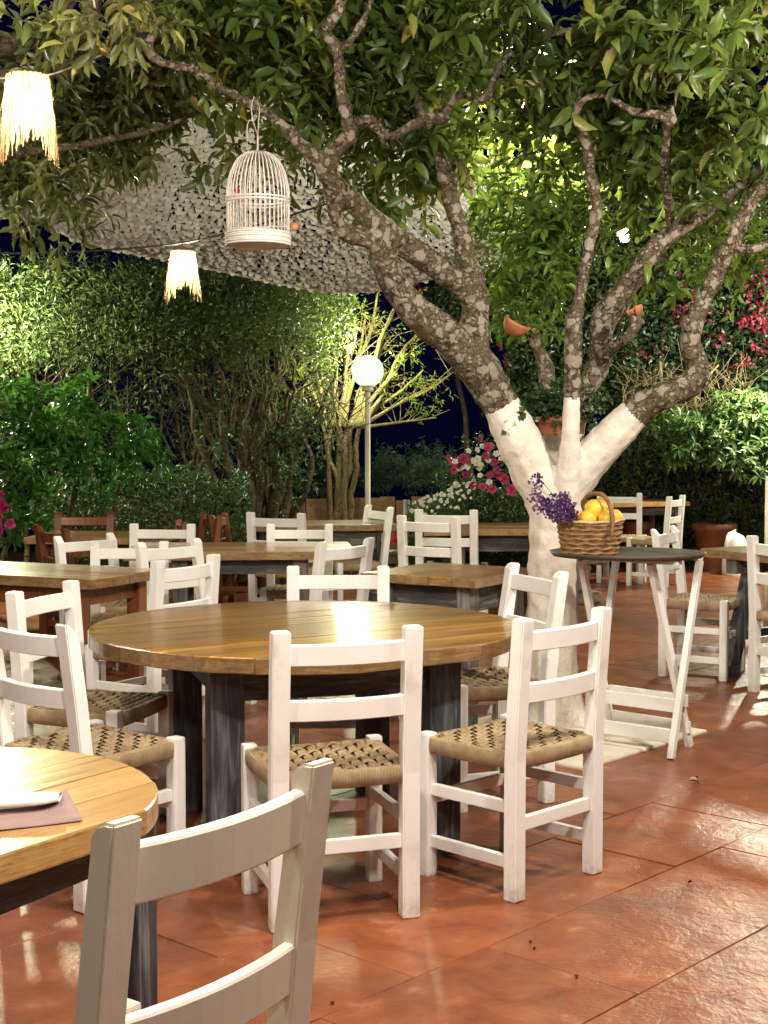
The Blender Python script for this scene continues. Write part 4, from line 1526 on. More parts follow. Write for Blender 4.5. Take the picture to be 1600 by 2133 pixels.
# ================================================================== ivy planter in the fork
pb = P(1160, 904, 7.02)
planter = thing('ivy_planter', 'terracotta trough of dark ivy wedged in the fork of the whitewashed tree', 'planter', pb, 0)
s_ = 1 / FPX * 7.02
bm = bmesh.new()
W0, W1, H0 = 56 * s_, 60 * s_, 36 * s_
pr = [(W0, 0), (W1 * .98, H0 * .62), (W1 * 1.12, H0 * .66), (W1 * 1.12, H0), (W1 * 1.0, H0), (W1 * .95, H0 * .8), (.01, H0 * .75)]
V, F = lathe_arrays(pr, 40, 1.0, .62)
obj('trough', np_mesh('trough', V, F, mat_plain('red_clay', (.26, .085, .04), .6, 16, .3, .3), True), planter)
L = Leaves(); segs = []
for _ in range(330):
    p = pb + Vector((rng.normal() * 36 * s_, rng.normal() * .05, H0 + abs(rng.normal()) * 26 * s_ - .02))
    p.x = max(pb.x - 76 * s_, min(pb.x + 82 * s_, p.x))
    twig_cluster(L, None, p, rng.normal(size=3) + np.array([0, -.3, .5]), .06, 5, .034, .03, .35, .2)
for px, py in ((1070, 850), (1066, 862), (1060, 872), (1055, 880), (1078, 846), (1088, 845), (1220, 905), (1238, 880), (1212, 915)):
    twig_cluster(L, segs, P(px, py, 6.84 if px < 1100 else 6.98), (rng.normal() * .4, -.3, -.6), .05, 5, .032, .03, .45, .2)
LI = tuple(L.arrays())
put_foliage(planter, L, L_IVY, 0, True, 'ivy')


# terracotta half shells hung in the tree
def half_pot(px, py, d, wpx, label, rz, tilt):
    c = P(px, py, d)
    r = wpx / 2 / FPX * d
    t = thing('terracotta_ornament', label, 'ornament', c, rz)
    n, m = 18, 8
    V = []; F = []
    for j in range(m + 1):
        a = PI / 2 * j / m
        for k in range(n + 1):
            b = PI * 1.35 * k / n
            V.append((r * math.cos(a) * math.cos(b) * 1.0, r * math.cos(a) * math.sin(b) * .8, r * 1.1 * math.sin(a) - r * .4))
    for j in range(m):
        for k in range(n):
            q = j * (n + 1) + k
            F.append((q, q + 1, q + n + 2, q + n + 1))
    o = obj('shell', np_mesh('shell', V, F, M_TERRA, True), t, rot=(PI + tilt, .3, 0))
    o.modifiers.new('th', 'SOLIDIFY').thickness = .006
    obj('hanging_wire', tube_mesh('hanging_wire', [(0, 0, 0), (-r * .5, 0, r * .9), (-r * .9, 0, r * 1.2)], .0022, M_CABLE, 5), t)
    return t


half_pot(1074, 680, 7.0, 62, 'cracked terracotta half shell hanging left of the fork under green leaves', .5, .5)
half_pot(1322, 648, 6.9, 40, 'small terracotta half shell at the end of the sawn stub', 2.4, -.2)


# ================================================================== camouflage net
def bez_grid(near, far, nu, nv, sag):
    S1 = smooth_path([tuple(p) for p in near], 40); S2 = smooth_path([tuple(p) for p in far], 40)
    A = np.array(S1); B = np.array(S2)

    def f(u, v):
        i = u * (len(A) - 1); a = int(min(i, len(A) - 2)); w = i - a
        p = A[a] * (1 - w) + A[a + 1] * w
        i = u * (len(B) - 1); a = int(min(i, len(B) - 2)); w = i - a
        q = B[a] * (1 - w) + B[a + 1] * w
        r = p * (1 - v) + q * v
        r[2] -= sag * math.sin(PI * v) * (.6 + .4 * math.sin(PI * u)) + .03 * math.sin(u * 17 + v * 9)
        return r
    return f


near = [P(-90, 395, 10.0), P(90, 372, 9.9), P(265, 292, 9.7), P(432, 186, 9.4), P(640, 240, 9.5), P(860, 300, 9.7), P(1090, 350, 10.0)]
far = [P(-90, 425, 10.2), P(60, 446, 10.4), P(190, 500, 10.6), P(430, 566, 11.0), P(700, 600, 11.2), P(900, 588, 11.2), P(1090, 545, 11.2)]
netf = bez_grid(near, far, 0, 0, .10)
net = thing('camouflage_net', 'pale grey camouflage net stretched as a sagging awning behind the birdcage', 'net', (0, 0, 0))
nu, nv = 104, 44
Vn = []; Fn = []
r_ = random.Random(5)
for j in range(nv):
    for i in range(nu):
        u = (i + .5 + (.5 if j % 2 else 0) + r_.uniform(-.28, .28)) / (nu + .5); v = (j + .5 + r_.uniform(-.14, .14)) / nv
        if not 0 <= u < 1: continue
        p = netf(u, v)
        eu = netf(min(u + .004, 1), v) - netf(max(u - .004, 0), v); eu /= np.linalg.norm(eu)
        ev = netf(u, min(v + .004, 1)) - netf(u, max(v - .004, 0)); ev /= np.linalg.norm(ev)
        n_ = np.cross(eu, ev); n_ /= np.linalg.norm(n_)
        if n_[1] > 0: n_ = -n_          # toward the terrace
        w = .0265 * r_.uniform(.75, 1.2); l = .033 * r_.uniform(.75, 1.2)
        base = len(Vn)
        tw = r_.uniform(-.4, .4)
        curl = r_.uniform(.2, 1.2)
        sk = r_.uniform(-.35, .35)
        e1 = eu * math.cos(tw) + ev * math.sin(tw); e2 = ev * math.cos(tw) - eu * math.sin(tw)
        for a in range(5):
            s = a / 4
            ww = w * (.85, 1.0, .98, .78, .40)[a]
            dn = .003 + .026 * curl * s ** 1.7
            for b in (-1, 0, 1):
                q = p + e1 * (ww * b + sk * w * s * s) + e2 * ((s - .5) * l * (1 - .2 * curl * s) - abs(b) * .007 * (1 - s)) + n_ * (dn + (.006 if b == 0 else 0) * (1 - s))
                Vn.append(tuple(q))
        for a in range(4):
            for b in range(2):
                Fn.append((base + a * 3 + b, base + a * 3 + b + 1, base + a * 3 + b + 4, base + a * 3 + b + 3))
o = obj('net_flaps', np_mesh('net_flaps', Vn, Fn, M_NET, True), net); o['kind'] = 'stuff'
# the mesh of cords carrying the flaps
segs = []
for i in range(0, 63):
    u = i / 62
    pr = [netf(u, k / 22) for k in range(23)]
    segs += [(a, b, .0035) for a, b in zip(pr[:-1], pr[1:])]
for j in range(0, 28):
    v = j / 27
    pr = [netf(k / 22, v) for k in range(23)]
    segs += [(a, b, .0035) for a, b in zip(pr[:-1], pr[1:])]
o = obj('net_cords', seg_mesh('net_cords', segs, M_NET, 3), net); o['kind'] = 'stuff'
obj('edge_rope', tube_mesh('edge_rope', [netf(k / 60, 1) for k in range(61)], .008, M_STRING, 6), net)
obj('edge_rope', tube_mesh('edge_rope', [netf(k / 60, 0) for k in range(61)], .008, M_STRING, 6), net)

# ================================================================== birdcage
cg = P(538, 512, 6.3)
R = 64 / FPX * 6.3
HH = 192 / FPX * 6.3
cage = thing('birdcage', 'white domed cane birdcage hanging from a branch of the orange tree', 'birdcage', cg, .3)
hz = HH * .48
NB = 40
prof = [(R, .02), (R, hz)] + [(R * math.cos(a) ** .75 * .99 + .004, hz + (HH - hz) * math.sin(a)) for a in np.linspace(.12, PI / 2 - .12, 9)]
bar_me = tube_mesh('bar', [(r, 0, z) for r, z in prof], .0028, M_CAGE, 5)
for k in range(NB):
    obj('bar', bar_me, cage, rot=(0, 0, 2 * PI * k / NB))


def hoop(name, r, z, rr, parent, mat=M_CAGE):
    pts = [(r * math.cos(2 * PI * k / 40), r * math.sin(2 * PI * k / 40), z) for k in range(42)]
    return obj(name, tube_mesh(name, pts, rr, mat, 6), parent)


for k in range(6):
    hoop('base_hoop', R * 1.02 + (.003 if k % 2 else 0), .004 + k * .0095, .0052, cage)
hoop('hoop', R * 1.02, hz - .008, .0045, cage); hoop('hoop', R * 1.02, hz + .006, .0045, cage)
hoop('crown_hoop', prof[-1][0] + .016, prof[-1][1] - .012, .004, cage)
V, F = lathe_arrays([(prof[-1][0] + .03, prof[-1][1] - .018), (.02, HH - .002), (.004, HH + .004), (.004, HH + .075), (0, HH + .076)], 20)
obj('top_cap', np_mesh('top_cap', V, F, M_CAGE, True), cage)
for k in range(-6, 7):
    hw = math.sqrt(max(0, R * R - (k * R / 6.6) ** 2))
    obj('floor_slat', tube_mesh('floor_slat', [(-hw, k * R / 6.6, .006), (hw, k * R / 6.6, .006)], .0042, M_CAGE, 5), cage)
obj('perch', tube_mesh('perch', [(-R * .95, -.01, hz * .35), (R * 1.16, .01, hz * .48)], .004, M_CAGE, 6), cage)
V, F = lathe_arrays([(0, -.019), (.012, -.014), (.0175, 0), (.012, .014), (0, .019)], 14)
kn = obj('perch_knob', np_mesh('perch_knob', V, F, mat_plain('orange_wood_bead', (.62, .28, .08), .4, 10, .1, .05), True), cage, loc=(R * 1.2, .0, hz * .46))
# string loop to the branch
topw = cg + Vector((0, 0, HH + .07))
hookp = P(530, 217, 6.3)
V1 = tube_arrays([topw, topw.lerp(P(540, 245, 6.28), .6), P(541, 222, 6.27), hookp + Vector((.0, -.02, .03)), P(523, 224, 6.27), P(527, 252, 6.27), topw], .0026, 5)
V2 = tube_arrays([P(527, 252, 6.27), P(519, 250, 6.27), P(515, 262, 6.27), P(515, 300, 6.27)], .0024, 5)
V, F = merge([V1, V2])
s = obj('hanging_string', np_mesh('hanging_string', V, F, M_STRING, True), cage)
s.matrix_basis = (Matrix.Translation(cg) @ Matrix.Rotation(.3, 4, 'Z')).inverted()
# little red ornament inside
orn = thing('bird_ornament', 'small red and pink bird ornament inside the white birdcage', 'ornament', P(500, 405, 6.3))
bm = bmesh.new()
r = bmesh.ops.create_uvsphere(bm, u_segments=12, v_segments=8, radius=.018)
for v in r['verts']: v.co = Vector((v.co.x * 1.5, v.co.y, v.co.z * 1.1 - .012))
obj('body', bm_mesh('body', bm, mat_plain('pink_feather', (.62, .30, .30), .7), True), orn)
bm = bmesh.new()
r = bmesh.ops.create_uvsphere(bm, u_segments=10, v_segments=8, radius=.013)
for v in r['verts']: v.co = v.co + Vector((-.012, 0, .016))
box_bm(bm, .012, .004, .012, (-.004, 0, .034), .001); box_bm(bm, .012, .004, .005, (-.03, 0, .016), .001)
obj('head', bm_mesh('head', bm, mat_plain('red_feather', (.45, .02, .06), .6), True), orn)
obj('tail', bar_mesh('tail', (.02, 0, -.012), (.052, 0, -.026), .012, .004, bpy.data.materials['pink_feather']), orn)
obj('hanging_thread', tube_mesh('hanging_thread', [(0, 0, .02), (.03, .0, .1), (.085, .0, .22)], .0012, M_STRING, 4), orn)


# ================================================================== string lights
M_BULB = mat_emit('lit_bulb', (1.0, .86, .62), 60)


def pendant(px, py, d, wtop, wbot, hpx, label, watts, seed, slit=True):
    """py: top of the shade"""
    c = P(px, py, d)
    s = d / FPX
    t = thing('pendant_lamp', label, 'lamp', c)
    t['group'] = 'raffia pendant lamps on the cable'
    rr = random.Random(seed)
    h = hpx * s
    V, F = lathe_arrays([(0, .02), (.014, .02), (.016, -.03), (.02, -.045), (0, -.045)], 12)
    obj('socket', np_mesh('socket', V, F, M_CABLE, True), t)
    V, F = lathe_arrays([(.014, -.045), (.03, -.075), (.034, -.10), (.026, -.125), (0, -.135)], 14)
    bmesh_b = obj('bulb', np_mesh('bulb', V, F, M_BULB, True), t)
    # raffia shade: many ragged ribbons in two overlapping skirts
    Vs = []; Fs = []
    n = 150
    for k in range(n):
        a = 2 * PI * k / n + rr.uniform(-.03, .03)
        gap = slit and (abs(((a - 4.75) + PI) % (2 * PI) - PI) < .10)
        L_ = h * rr.uniform(.80, 1.04) * (.9 + .12 * math.sin(a * 2 + seed))
        L_ *= 1 - .26 * math.exp(-((((a - 4.75) + PI) % (2 * PI) - PI) / .38) ** 2) - .16 * math.exp(-((((a - 1.6) + PI) % (2 * PI) - PI) / .4) ** 2)
        r0, r1 = wtop / 2 * s, wbot / 2 * s * rr.uniform(.9, 1.05)
        base = len(Vs)
        m = 6
        for j in range(m + 1):
            q = j / m
            r = r0 + (r1 - r0) * q ** .85 + .004 * math.sin(q * 9 + k)
            da = (.026 + .006 * math.sin(k * 3 + j * 2)) * (1 - .45 * q ** 3)
            z = .012 - L_ * q
            aa = a + .02 * math.sin(j * 1.7 + k)
            Vs.append((r * math.cos(aa - da), r * math.sin(aa - da), z)); Vs.append((r * math.cos(aa + da), r * math.sin(aa + da), z))
        for j in range(m):
            Fs.append((base + 2 * j, base + 2 * j + 1, base + 2 * j + 3, base + 2 * j + 2))
    o = obj('raffia_shade', np_mesh('raffia_shade', Vs, Fs, M_RAFFIA, True), t); o['kind'] = 'stuff'
    l = lamp('bulb_light', c + Vector((0, 0, -.15)), watts, (1.0, .84, .60), .035)
    l.parent = t; l.location = (0, 0, -.075)
    return c


c1 = pendant(58, 165, 5.6, 84, 122, 178, 'nearest glowing raffia lamp at the left edge under the leaves', 110, 1)
c2 = pendant(381, 528, 8.8, 48, 76, 102, 'glowing raffia lamp on the cable below the left end of the net', 130, 2)
c3 = pendant(1302, 462, 9.4, 16, 34, 36, 'small distant lamp glowing between the limbs of the orange tree', 25, 3, False)


def cable(pts, label, rad=.005, mat=None, name='light_cable'):
    S = [Vector(s) for s in smooth_path([tuple(p) for p in pts], 10)]
    o = obj(name, tube_mesh(name, S, rad, mat or M_CABLE, 6))
    return tag(o, label, 'cable')


cable([P(-80, 528, 8.6), P(60, 527, 8.6), P(200, 522, 8.7), P(320, 513, 8.8), P(381, 506, 8.8), P(440, 494, 8.7), P(560, 462, 8.6), P(680, 425, 8.4), P(800, 385, 8.2), P(930, 340, 8.0)], 'dark cable carrying the lamp below the net and running on behind the cage', .006, M_CABLE)
cable([P(-120, 172, 5.5), P(0, 163, 5.6), P(58, 160, 5.6), P(110, 154, 5.7), P(180, 128, 5.9), P(220, 112, 6.1), P(300, 92, 6.4)], 'thin pale cable from the nearest raffia lamp up into the leaves', .004, M_PALECABLE)
cable([P(190, -30, 6.0), P(200, 30, 6.0), P(205, 88, 6.1)], 'pale upright string hanging in the leaves at the top left', .004, M_STRING, 'string')

# ================================================================== globe lamp on its post
g0 = P(766, 773, 13.4)
gl = thing('globe_lamp', 'white glowing globe lamp on a slim cream post by the yellow lit stems', 'lamp post', (g0.x, g0.y, 0))
rg = 33.5 / FPX * 13.4
t_ = NT('frosted_globe')
e = t_.n('ShaderNodeEmission')
e.inputs['Color'].default_value = (.90, .98, .84, 1)
e.inputs['Strength'].default_value = .82
tp = t_.n('ShaderNodeBsdfTransparent')
mx = t_.n('ShaderNodeMixShader'); mx.inputs[0].default_value = .72
t_.l(tp.outputs[0], mx.inputs[1]); t_.l(e.outputs[0], mx.inputs[2])
M_GLOBE = t_.done(mx)
V, F = lathe_arrays([(rg * .62 * math.sin(a), -rg * .66 * math.cos(a)) for a in np.linspace(0, PI, 12)], 20)
obj('globe_bulb', np_mesh('globe_bulb', V, F, mat_emit('globe_bulb_glow', (1, 1, .86), 14), True), gl, loc=(0, 0, g0.z))
V, F = lathe_arrays([(rg * math.sin(a) + .0, -rg * math.cos(a)) for a in np.linspace(.35, PI, 22)], 36)
obj('globe', np_mesh('globe', V, F, M_GLOBE, True), gl, loc=(0, 0, g0.z))
V, F = lathe_arrays([(0, 0), (.055, 0), (.055, .03), (.048, .035), (.07, .045), (.07, .06), (0, .06)], 20)
obj('collar', np_mesh('collar', V, F, M_POLE, True), gl, loc=(0, 0, g0.z - rg * .96 - .045))
V, F = lathe_arrays([(.05, 0), (.05, .02), (.027, .03), (.025, g0.z - rg - .03)], 16)
obj('post', np_mesh('post', V, F, M_POLE, True), gl)
lg = lamp('globe_light', (0, 0, 0), 150, (.95, 1.0, .62), .1)
lg.parent = gl; lg.location = (-.12, -.05, g0.z + rg + .14)


# ================================================================== shrubs, hedges and flowers at the back
def box_px(x0, x1, y0, y1, d0, d1, shape=None):
    """random points in a frustum slab of the garden given by its outline and distance"""
    def fn(n):
        out = []
        while len(out) < n:
            px = rng.uniform(x0, x1); py = rng.uniform(y0, y1); d = rng.uniform(d0, d1)
            if shape is not None and not shape(px, py): continue
            out.append(P(px, py, d))
        return np.array([tuple(p) for p in out])
    return fn


def plant(name, label, cat, px, d, group=None):
    b = P(px, 1100, d)
    return thing(name, label, cat, (b.x, b.y, 0), 0, group)


def stems_of(parent, specs, mat, name='stem', n=6, seed=0, crook=.03):
    for i, sp in enumerate(specs):
        pts, rad = limb_pts(sp, 6)
        rr = random.Random(seed + i)
        pts = [p + Vector((noise.noise(p * 3 + Vector((i, 0, 0))) + .4 * noise.noise(p * 9 + Vector((i, 0, 0))), noise.noise(p * 3 + Vector((0, i, 7))), 0)) * crook for p in pts]
        o = obj(name, tube_mesh(name, pts, rad, mat, n, True, .05), parent, loc=tuple(-parent.location))


def g_px(d):       # photo row of the ground at distance d
    return 905 + FPX * CAM_H / d


# tall hedge on the left: leafy top over a tangle of bare stems
def wob(px, seed, amp):
    return amp * noise.noise(Vector((px * .012, seed, 0))) + amp * .6 * noise.noise(Vector((px * .05, seed, 3)))


hedge = plant('tall_hedge', 'tall dark hedge on the left with bare twisting stems below its leafy top', 'hedge', 330, 13.6)
top_l = lambda px: 556 + wob(px, 1, 26) + max(0, px - 430) * .18
bot_l = lambda px: 752 + wob(px, 5, 50) - max(0, px - 470) * .10
L = Leaves()
sh_l = lambda px, py: top_l(px) < py < bot_l(px)
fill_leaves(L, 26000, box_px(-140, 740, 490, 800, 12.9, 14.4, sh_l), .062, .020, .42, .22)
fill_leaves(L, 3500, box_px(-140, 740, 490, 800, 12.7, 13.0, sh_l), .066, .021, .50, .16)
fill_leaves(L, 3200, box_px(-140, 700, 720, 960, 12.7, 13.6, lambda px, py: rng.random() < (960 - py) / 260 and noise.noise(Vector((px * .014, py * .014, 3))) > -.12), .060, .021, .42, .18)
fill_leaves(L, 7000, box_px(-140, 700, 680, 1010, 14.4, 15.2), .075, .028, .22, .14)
segs = []
for _ in range(260):
    px = rng.uniform(-120, 720)
    twig_cluster(L, segs, P(px, top_l(px) + rng.uniform(-4, 26), rng.uniform(12.8, 14.2)), (rng.normal() * .3, rng.normal() * .3 - .2, 1), .16, 9, .058, .019, .45, .15, droop=.05)
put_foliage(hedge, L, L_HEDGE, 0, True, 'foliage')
obj('twigs', seg_mesh('twigs', segs, M_TWIG), hedge, loc=tuple(-hedge.location))['kind'] = 'stuff'
specs = []
for k in range(46):
    r_ = random.Random(200 + k)
    d = r_.uniform(13.0, 14.0)
    x0 = r_.uniform(-60, 620) if k < 30 else r_.choice([440, 480, 520, 545, 580, 600]) + r_.uniform(-20, 20)
    g = g_px(d)
    lean = r_.uniform(-70, 90)
    w = r_.uniform(7, 15)
    specs.append([(x0, g + 5, d, w * 1.4), (x0 + lean * .15 + r_.uniform(-15, 15), g - 110, d, w * 1.1), (x0 + lean * .5 + r_.uniform(-30, 30), g - 230, d - .1, w), (x0 + lean * .8 + r_.uniform(-40, 40), g - 350, d, w * .8), (x0 + lean * 1.3 + r_.uniform(-40, 40), g - 470, d, w * .5)])
stems_of(hedge, specs, M_STEM, crook=.12)
segs = []
for k in range(760):
    px = rng.uniform(-60, 740); py = rng.uniform(720, 960); d = rng.uniform(12.9, 14.2)
    a = P(px, py, d); v = Vector((rng.normal() * .18, rng.normal() * .08, abs(rng.normal()) * .24 + .05))
    m = a + v * .5 + Vector((rng.normal() * .03, 0, rng.normal() * .03))
    segs += [(a, m, .007), (m, a + v, .005)]
obj('bare_twigs', seg_mesh('bare_twigs', segs, M_STEM), hedge, loc=tuple(-hedge.location))['kind'] = 'stuff'

# thick trunks in front of the hedge
clump = plant('trunk_clump', 'clump of thick grey trunks rising at the end of the hedge left of the fence', 'tree', 520, 13.0)
specs = []
for k, (x0, x1, w) in enumerate([(452, 418, 24), (478, 470, 26), (505, 512, 30), (528, 540, 26), (548, 585, 24), (566, 640, 18)]):
    d = 12.8 + .08 * k
    g = g_px(d)
    specs.append([(x0, g + 6, d, w * 1.25), (x0 + (x1 - x0) * .2, g - 70, d, w), (x0 + (x1 - x0) * .45 + 8, 1010, d, w * .95), (x0 + (x1 - x0) * .8 - 8, 920, d, w * .55), (x1 + (x1 - 510) * .25, 840, d, w * .34), (x1 + (x1 - 510) * .5, 760, d, w * .2)])
stems_of(clump, specs, M_STEM, 'trunk', 8, 0, .07)
L = Leaves(); segs = []
canopy(L, segs, [(610, 930, 13.2, 60, 60, .3, 60, .45), (600, 1000, 13.0, 60, 60, .3, 50, .4), (470, 930, 12.7, 50, 50, .3, 26, .35), (650, 860, 13.3, 30, 50, .3, 18, .5), (440, 1010, 12.6, 60, 40, .3, 30, .3)], .058, .024, 7, .13, .4, .18, .2, .2)
put_foliage(clump, L, L_SHRUB, 0, True, 'foliage')

# glossy broad-leaved shrub, lower left
pit = plant('broad_leaved_shrub', 'glossy broad leaved shrub at the left edge, brightly lit from above', 'shrub', 110, 11.4)
L = Leaves(); segs = []
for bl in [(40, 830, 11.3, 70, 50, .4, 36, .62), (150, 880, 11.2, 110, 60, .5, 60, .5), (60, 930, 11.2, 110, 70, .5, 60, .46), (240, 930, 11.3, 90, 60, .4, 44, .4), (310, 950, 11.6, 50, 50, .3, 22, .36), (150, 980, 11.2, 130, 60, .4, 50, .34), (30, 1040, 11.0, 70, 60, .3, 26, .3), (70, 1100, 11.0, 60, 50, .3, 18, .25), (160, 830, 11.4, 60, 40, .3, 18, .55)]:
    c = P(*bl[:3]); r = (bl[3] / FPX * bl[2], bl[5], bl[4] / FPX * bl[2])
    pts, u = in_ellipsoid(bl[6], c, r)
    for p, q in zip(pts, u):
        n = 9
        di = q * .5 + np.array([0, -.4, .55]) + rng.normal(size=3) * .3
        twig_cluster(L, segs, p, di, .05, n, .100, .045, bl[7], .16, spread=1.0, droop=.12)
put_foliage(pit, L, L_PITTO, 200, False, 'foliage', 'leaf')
obj('twigs', seg_mesh('twigs', segs, M_TWIG), pit, loc=tuple(-pit.location))['kind'] = 'stuff'
stems_of(pit, [[(-40, g_px(11.5), 11.5, 22), (-10, 1000, 11.5, 20), (-20, 900, 11.5, 16), (60, 850, 11.4, 10)], [(120, g_px(11.5), 11.5, 16), (150, 1050, 11.5, 13), (190, 950, 11.4, 9)], [(230, g_px(11.7), 11.7, 13), (240, 1040, 11.7, 10), (290, 960, 11.6, 7)]], M_STEM)

# dark low shrub under the hedge
low = plant('low_shrub', 'dark low shrub filling the space under the hedge behind the brown table', 'shrub', 320, 12.5)
L = Leaves()
tl = lambda px: 985 + wob(px, 9, 40)
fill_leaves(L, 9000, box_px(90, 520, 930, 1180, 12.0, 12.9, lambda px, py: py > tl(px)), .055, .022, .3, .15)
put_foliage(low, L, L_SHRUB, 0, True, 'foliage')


# flowers: five petals round a throat
def blossom(L, c, facing, r, tone, n=5):
    facing = np.array(facing, float); facing /= np.linalg.norm(facing)
    a = np.cross(facing, [0.1, .2, 1.]); a /= np.linalg.norm(a); b = np.cross(facing, a)
    ph = rng.random() * 6.28
    for k in range(n):
        t = ph + 2 * PI * k / n
        d = a * math.cos(t) + b * math.sin(t)
        L.add(np.array(c) - d * r * .08, d + facing * (.18 + .2 * rng.random()), facing + rng.normal(size=3) * .15, r * (.85 + .3 * rng.random()), r * (1.25 if n == 5 else 1.0), np.clip(tone + rng.normal() * .22, 0, .95))
    if n == 5: L.add(np.array(c) - facing * -.002 - d * r * .2, d, facing, r * .45, r * .45, 0.0)


def flower_thing(name, label, px, d, greens, spots, fm, r, n=5):
    t = plant(name, label, 'flowers', px, d)
    L = Leaves()
    canopy(L, None, greens, .05, .022, 6, .10, .35, .18, .2, .3)
    put_foliage(t, L, L_SHRUB, 0, True, 'foliage')
    for (x, y, dd, mat) in spots:
        pass
    return t


pet = plant('petunia_bush', 'bush of magenta and white petunias left of the whitewashed trunk', 'flowers', 1000, 11.3)
L = Leaves()
canopy(L, None, [(1010, 980, 11.5, 80, 60, .3, 60, .4), (1040, 940, 11.6, 50, 40, .3, 26, .45), (960, 1000, 11.5, 40, 40, .3, 20, .35)], .05, .022, 7, .10, .4, .18, .2, .3)
put_foliage(pet, L, L_SHRUB, 0, True, 'foliage')
LM, LWh = Leaves(), Leaves()
for px, py, r in [(985, 1010, 11), (1005, 1014, 9), (1025, 1020, 10), (1052, 998, 11), (1066, 1022, 12), (1040, 992, 9), (1020, 990, 9), (970, 990, 9), (945, 980, 9), (942, 962, 8), (965, 955, 12), (958, 970, 9), (975, 962, 8), (1012, 950, 9), (1018, 932, 12), (1030, 963, 9), (1036, 980, 8), (1000, 915, 7), (934, 953, 6)]:
    blossom(LM, P(px, py, 11.05 + rng.uniform(-.1, .1)), (rng.normal() * .35, -1, .25 + rng.normal() * .3), r / FPX * 11 * 1.15, .45 + (.4 if (px, py) == (1018, 932) else 0))
for px, py, r in [(976, 940, 8), (994, 937, 8), (1005, 930, 7), (995, 955, 8), (992, 965, 8), (1000, 975, 8), (955, 975, 8), (973, 972, 8), (948, 962, 7), (1017, 958, 8), (1033, 945, 8), (1044, 955, 7), (1000, 990, 7), (1020, 1005, 9), (950, 1008, 7), (1034, 915, 6), (985, 960, 7), (1003, 968, 7), (964, 975, 6)]:
    blossom(LWh, P(px, py, 11.1 + rng.uniform(-.1, .1)), (rng.normal() * .4, -1, .25 + rng.normal() * .3), r / FPX * 11 * 1.05, .5)
put_foliage(pet, LM, F_MAGENTA, 0, False, 'magenta_petals'); put_foliage(pet, LWh, F_WHITE, 0, False, 'white_petals')

wfl = plant('white_flower_bush', 'low green bush starred with tiny white flowers behind the white chairs', 'flowers', 930, 11.5)
L = Leaves()
fill_leaves(L, 5200, box_px(852, 1010, 1000, 1190, 11.2, 11.9, lambda px, py: py > 1052 - (px - 860) * .42 + wob(px, 2, 10)), .05, .017, .4, .16)
put_foliage(wfl, L, L_SHRUB, 0, True, 'foliage')
LWh = Leaves()
for k in range(85):
    px = rng.uniform(856, 990); py = 1046 - (px - 860) * .40 + abs(rng.normal()) * 26
    blossom(LWh, P(px, py, 11.12), (rng.normal() * .4, -1, .5), rng.uniform(3.0, 5.5) / FPX * 11.1, .6)
put_foliage(wfl, LWh, F_WHITE, 0, True, 'white_petals')
gb = plant('leafy_bush', 'plain green bush under the petunias left of the tree trunk', 'shrub', 1040, 11.7)
L = Leaves()
fill_leaves(L, 5000, box_px(960, 1190, 1005, 1200, 11.4, 12.0, lambda px, py: py > 1018 + wob(px, 4, 10)), .06, .026, .42, .16)
put_foliage(gb, L, L_SHRUB, 0, True, 'foliage')
lp = plant('petunia_pot_plant', 'magenta petunias cut by the left edge of the photo', 'flowers', -10, 10.2)
L = Leaves(); canopy(L, None, [(-20, 1070, 10.2, 50, 60, .3, 40, .35), (0, 1140, 10.2, 40, 40, .3, 20, .3)], .05, .02, 6, .1, .4, .15, .2, .2)
put_foliage(lp, L, L_SHRUB, 0, True, 'foliage')
LM = Leaves()
for px, py, r in [(5, 1052, 15), (12, 1058, 12), (22, 1092, 13), (2, 1102, 12), (0, 1078, 10), (-12, 1060, 14), (-15, 1095, 12), (3, 1030, 8)]:
    blossom(LM, P(px, py, 9.9), (rng.normal() * .3, -1, .2), r / FPX * 9.9 * 1.1, .5)
put_foliage(lp, LM, F_MAGENTA, 0, False, 'magenta_petals')

# feathery bushes beyond the fence
ftr = plant('feathery_bush', 'soft feathery bush showing above the board fence right of the lamp post', 'shrub', 850, 14.8)
L = Leaves(); segs = []
for bl in [(800, 985, 14.6, 50, 40, .3, 34, .5), (870, 965, 14.8, 70, 30, .4, 40, .45), (920, 990, 14.8, 50, 40, .3, 40, .35), (850, 1010, 14.6, 90, 30, .3, 50, .4), (760, 1010, 14.6, 50, 30, .3, 26, .45)]:
    c = P(*bl[:3]); pts, u = in_ellipsoid(bl[6], c, (bl[3] / FPX * 14.7, bl[5], bl[4] / FPX * 14.7))
    for p in pts: twig_cluster(L, segs, p, (rng.normal() * .6, rng.normal() * .5 - .3, .6), .22, 22, .06, .011, bl[7], .12, spread=.8, droop=.35)
put_foliage(ftr, L, L_FEATHER, 0, True, 'foliage')
fern = plant('dark_bush', 'dark bush hanging over the board fence left of the lamp post', 'shrub', 640, 14.4)
L = Leaves(); canopy(L, None, [(640, 1010, 14.3, 60, 34, .3, 60, .35), (590, 1030, 14.2, 40, 24, .3, 26, .3), (690, 1000, 14.4, 30, 40, .3, 26, .4)], .055, .022, 8, .13, .35, .15, .3, .1)
put_foliage(fern, L, L_SHRUB, 0, True, 'foliage')

